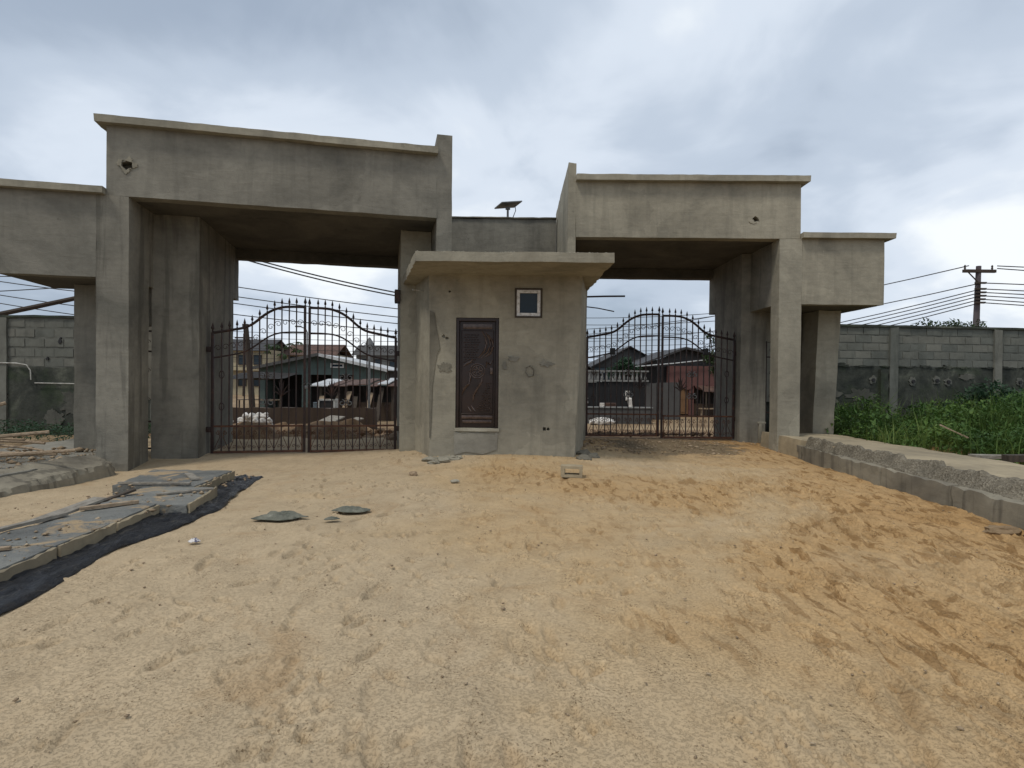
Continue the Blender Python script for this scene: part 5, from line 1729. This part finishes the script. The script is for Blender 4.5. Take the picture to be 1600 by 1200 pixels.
# papaya tree
pp = thing('papaya_tree', 'papaya tree with a crown of drooping fingered leaves behind the bungalow', 'tree', (-17.3, 43.5, G))
MB().tube([(0, 0, -.3), (.05, 0, 2.2), (-.02, 0, 4.2)], [.13, .11, .07], 8).build('trunk', 'bark', pp)
fl = MB().lathe([(.02, 3.70), (.14, 3.62), (.17, 3.42), (.05, 3.2)], (.12, 0, 0), 8).build('fruit', 'tree_leaf', pp)
for k in range(13):
    an = 2 * math.pi * k / 13 + .2
    L_ = random.uniform(.8, 1.35)
    dz = random.uniform(-.45, .5)
    tip = Vector((L_ * math.cos(an), L_ * math.sin(an), 4.2 + dz))
    lf = MB().tube([(0, 0, 4.15), tip * .5 + Vector((0, 0, 2.2)), tip], .018, 5)
    for q in range(7):
        a2 = an + (q - 3) * .5
        e = tip + Vector((math.cos(a2) * .42, math.sin(a2) * .42, -.18 - .04 * abs(q - 3)))
        s_ = Vector((-math.sin(a2), math.cos(a2), 0)) * .10
        md_ = (tip + e) / 2 + Vector((0, 0, .05))
        lf.add([tip, md_ + s_, e, md_ - s_], [(0, 1, 2), (0, 2, 3)])
    lf.build('leaf', 'tree_leaf', pp, smooth=0)

# distant green band and roofs closing the view along the street
for k, (x, y, s, lb) in enumerate([(-36, 84, 2.6, 'far dark tree at the left end of the street view'), (-20, 92, 2.4, 'far tree between the cream houses'), (-9.5, 88, 2.2, 'far tree behind the right half of the left gate'),
                                   (4, 84, 2.2, 'far tree behind the gatehouse'), (14, 76, 2.3, 'far tree seen over the roofs beyond the right gate'), (22, 90, 2.6, 'far tree behind the pink house')]):
    shrub('far_tree', lb, 'tree', (x, y, G), [(0, 0, 3.4, s * .6), (s * .8, 0, 3.0, s * .5), (-s * .8, 0, 2.9, s * .5), (0, 0, 2.2, s * .7)], 700, .22, 'tree_leaf', .2)

# ------------------------------------------------------------------ poles and wires
up = thing('utility_pole', 'tall utility pole with wooden crossarm behind the right wall', 'utility pole', (27.2, 34.0, G))
MB().tube([(0, 0, 0), (.10, 0, 4.2), (.22, 0, 8.95)], [.20, .175, .13], 10).build('pole_shaft', 'pole_concrete', up)
MB().box(-.75, 1.15, -.16, .0, 8.55, 8.73).build('crossarm', 'pole_wood', up, bevel=.01)
MB().tube([(-.45, -.1, 8.55), (.10, -.1, 8.0)], .035, 6).build('arm_brace', 'pole_wood', up)
for x in (-.65, .95):
    MB().lathe([(.03, 8.73), (.06, 8.79), (.04, 8.87), (.06, 8.93), (.02, 9.0)], (x, -.08, 0), 8).build('insulator', 'dark_timber', up)
for z in (7.92, 7.57, 7.37, 7.17, 6.97, 6.77):
    MB().box(-.16, .46 if z > 7 else .42, -.32, -.18, z - .05, z + .05).build('insulator_bracket', 'pole_wood', up)
ww = thing('utility_pole', 'short thick wooden pole leaning behind the left gate leaf', 'pole', (-10.75, 24.0, G))
MB().tube([(0, 0, -.2), (-.15, 0, 2.0), (-.36, 0, 4.18)], [.13, .12, .105], 9).build('pole_shaft', 'pole_wood', ww)
MB().box(-.46, -.26, -.1, .1, 4.1, 4.22).build('pole_cap', 'pole_wood', ww)
lp_ = thing('street_lamp', 'slim street lamp behind the middle of the left gate', 'street lamp', (-14.6, 41.0, G))
MB().tube([(0, 0, 0), (0, 0, 5.2), (-.12, 0, 5.45), (-.5, 0, 5.6)], [.06, .05, .045, .04], 7).build('lamp_post', 'grey_metal', lp_)
MB().box(-.85, -.42, -.10, .10, 5.55, 5.66).build('lamp_head', 'grey_metal', lp_, bevel=.03)
tp = thing('utility_pole', 'thin far pole with crossarm left of the papaya tree', 'utility pole', (-27.0, 58.0, G))
MB().tube([(0, 0, 0), (0, 0, 6.3)], [.14, .10], 8).build('pole_shaft', 'pole_wood', tp)
MB().box(-.9, .9, -.1, 0, 5.8, 5.95).build('crossarm', 'pole_wood', tp)
tp = thing('utility_pole', 'far pole behind the right leaf of the left gate', 'utility pole', (-9.9, 52.0, G))
MB().tube([(0, 0, 0), (.02, 0, 5.6)], [.15, .10], 8).build('pole_shaft', 'pole_wood', tp)
MB().box(-.7, .7, -.1, 0, 5.2, 5.33).build('crossarm', 'pole_wood', tp)
cam_pole = thing('bulkhead_lamp', 'small lamp on a slim post behind the right leaf of the left gate', 'lamp', (-6.1, 24.6, G))
MB().tube([(0, 0, 0), (0, 0, 3.5)], .05, 7).build('lamp_post', 'grey_metal', cam_pole)
MB().lathe([(.05, 3.4), (.20, 3.35), (.16, 3.55), (.03, 3.75)], sides=8).build('lamp_head', 'grey_metal', cam_pole)
lpole = MB().tube([(-22, 20.2, 2.65), (-16.5, 20.0, 3.78), (-11.2, 19.8, 4.9)], [.10, .085, .07], 7).build('leaning_pole', 'pole_wood')
tag(lpole, 'dark pole slanting up behind the left wall', 'pole')
lq = MB().tube([(-15.5, 21.0, 4.25), (-15.0, 21.0, 5.05)], .03, 5).build('antenna_rod', 'iron')
tag(lq, 'short thin rod crossing the wires above the left wall', 'rod')


def wire(a, b, sag, r, label, group):
    a, b = Vector(a), Vector(b)
    pts = []
    for i in range(15):
        f = i / 14
        p = a.lerp(b, f)
        p.z -= sag * 4 * f * (1 - f)
        pts.append(p)
    o = MB().tube(pts, r, 4, caps=False).build('overhead_wire', 'black_rubber')
    return tag(o, label, 'wire', group)


PX_, PY_ = 27.4, 33.75
ORD = ['topmost', 'second', 'third', 'fourth', 'fifth', 'sixth', 'seventh', 'lowest']
for k_, (z, e, sg) in enumerate([(8.3, (4.0, 60.0, 6.5), .9), (7.3, (3.5, 60.5, 5.8), 1.2), (6.95, (3.0, 61, 3.6), 1.2), (6.75, (2.6, 61.5, 3.1), 1.2), (6.55, (2.2, 62, 2.7), 1.25), (6.35, (2.0, 62.5, 2.3), 1.3), (6.15, (1.8, 63, 1.9), 1.35)]):
    wire((PX_ - (.75 if z > 8 else 0), PY_, z), e, sg, .03, ORD[k_] + ' wire from the top running left from the utility pole behind the right wall', 'wires left of the utility pole')
for k_, (z, e, sg) in enumerate([(8.3, (52, 25, 8.8), .9), (8.15, (52, 24, 7.6), .9), (7.3, (52, 22, 6.9), .7), (6.95, (52, 21, 6.2), .7), (6.75, (52, 20.5, 5.8), .7), (6.55, (52, 20, 5.3), .7), (6.35, (52, 19.5, 4.6), .7), (6.15, (52, 18.5, 3.8), .5)]):
    wire((PX_ + (.9 if z > 8 else 0), PY_, z), e, sg, .03, ORD[k_] + ' wire from the top running right from the utility pole behind the right wall', 'wires right of the utility pole')
wire((27.45, 33.9, 5.2), (29.4, 33.9, -.5), 0, .018, 'straight stay wire dropping from the utility pole', None)
wire((-4.5, 60, 5.4), (24.0, 58, 8.7), .8, .03, 'upper wire crossing the sky behind the right gate', None)
wire((-2.0, 55, 7.5), (21, 50, 7.6), .5, .028, 'second wire crossing the sky behind the right gate', None)
wire((-2.0, 55, 6.9), (21, 50, 6.9), .5, .028, 'third wire crossing the sky behind the right gate', None)
for k in range(8):
    wire((-30 - k, 52 + k, 5.6 - .42 * k), (25, 48 + k * 2, 5.9 - .40 * k), .7, .022, ORD[k] + ' from the top of the low level wires strung behind both gates', 'low wires behind the gates')
# thicker lines coming down across the left gate
wire((-14.0, 22.0, 7.1), (-3.2, 24.5, 4.75), .25, .03, 'highest thick wire sloping down behind the left gate', None)
wire((-14.0, 22.3, 7.05), (-3.2, 24.8, 4.65), .28, .03, 'thick wire just below the highest behind the left gate', None)
for k, (za, zb_) in enumerate([(5.9, 4.3), (5.45, 3.95), (5.15, 3.65), (4.6, 3.35)]):
    wire((-16.0, 25.0 + k * .2, za), (-2.0, 27.0, zb_), .12, .022, ORD[k] + ' thin wire from the top sloping right behind the upper left gate', 'thin wires behind the left gate')
for k, (za, zb_) in enumerate([(6.2, 5.0), (6.0, 4.35), (5.5, 3.7), (5.2, 3.3), (5.6, 5.6), (4.7, 5.5), (3.9, 3.0)]):
    wire((-26.0, 24.0, za), (-12.5, 23.0, zb_), .2, .02, ORD[k] + ' thin wire from the top above the left wall', 'wires above the left wall')
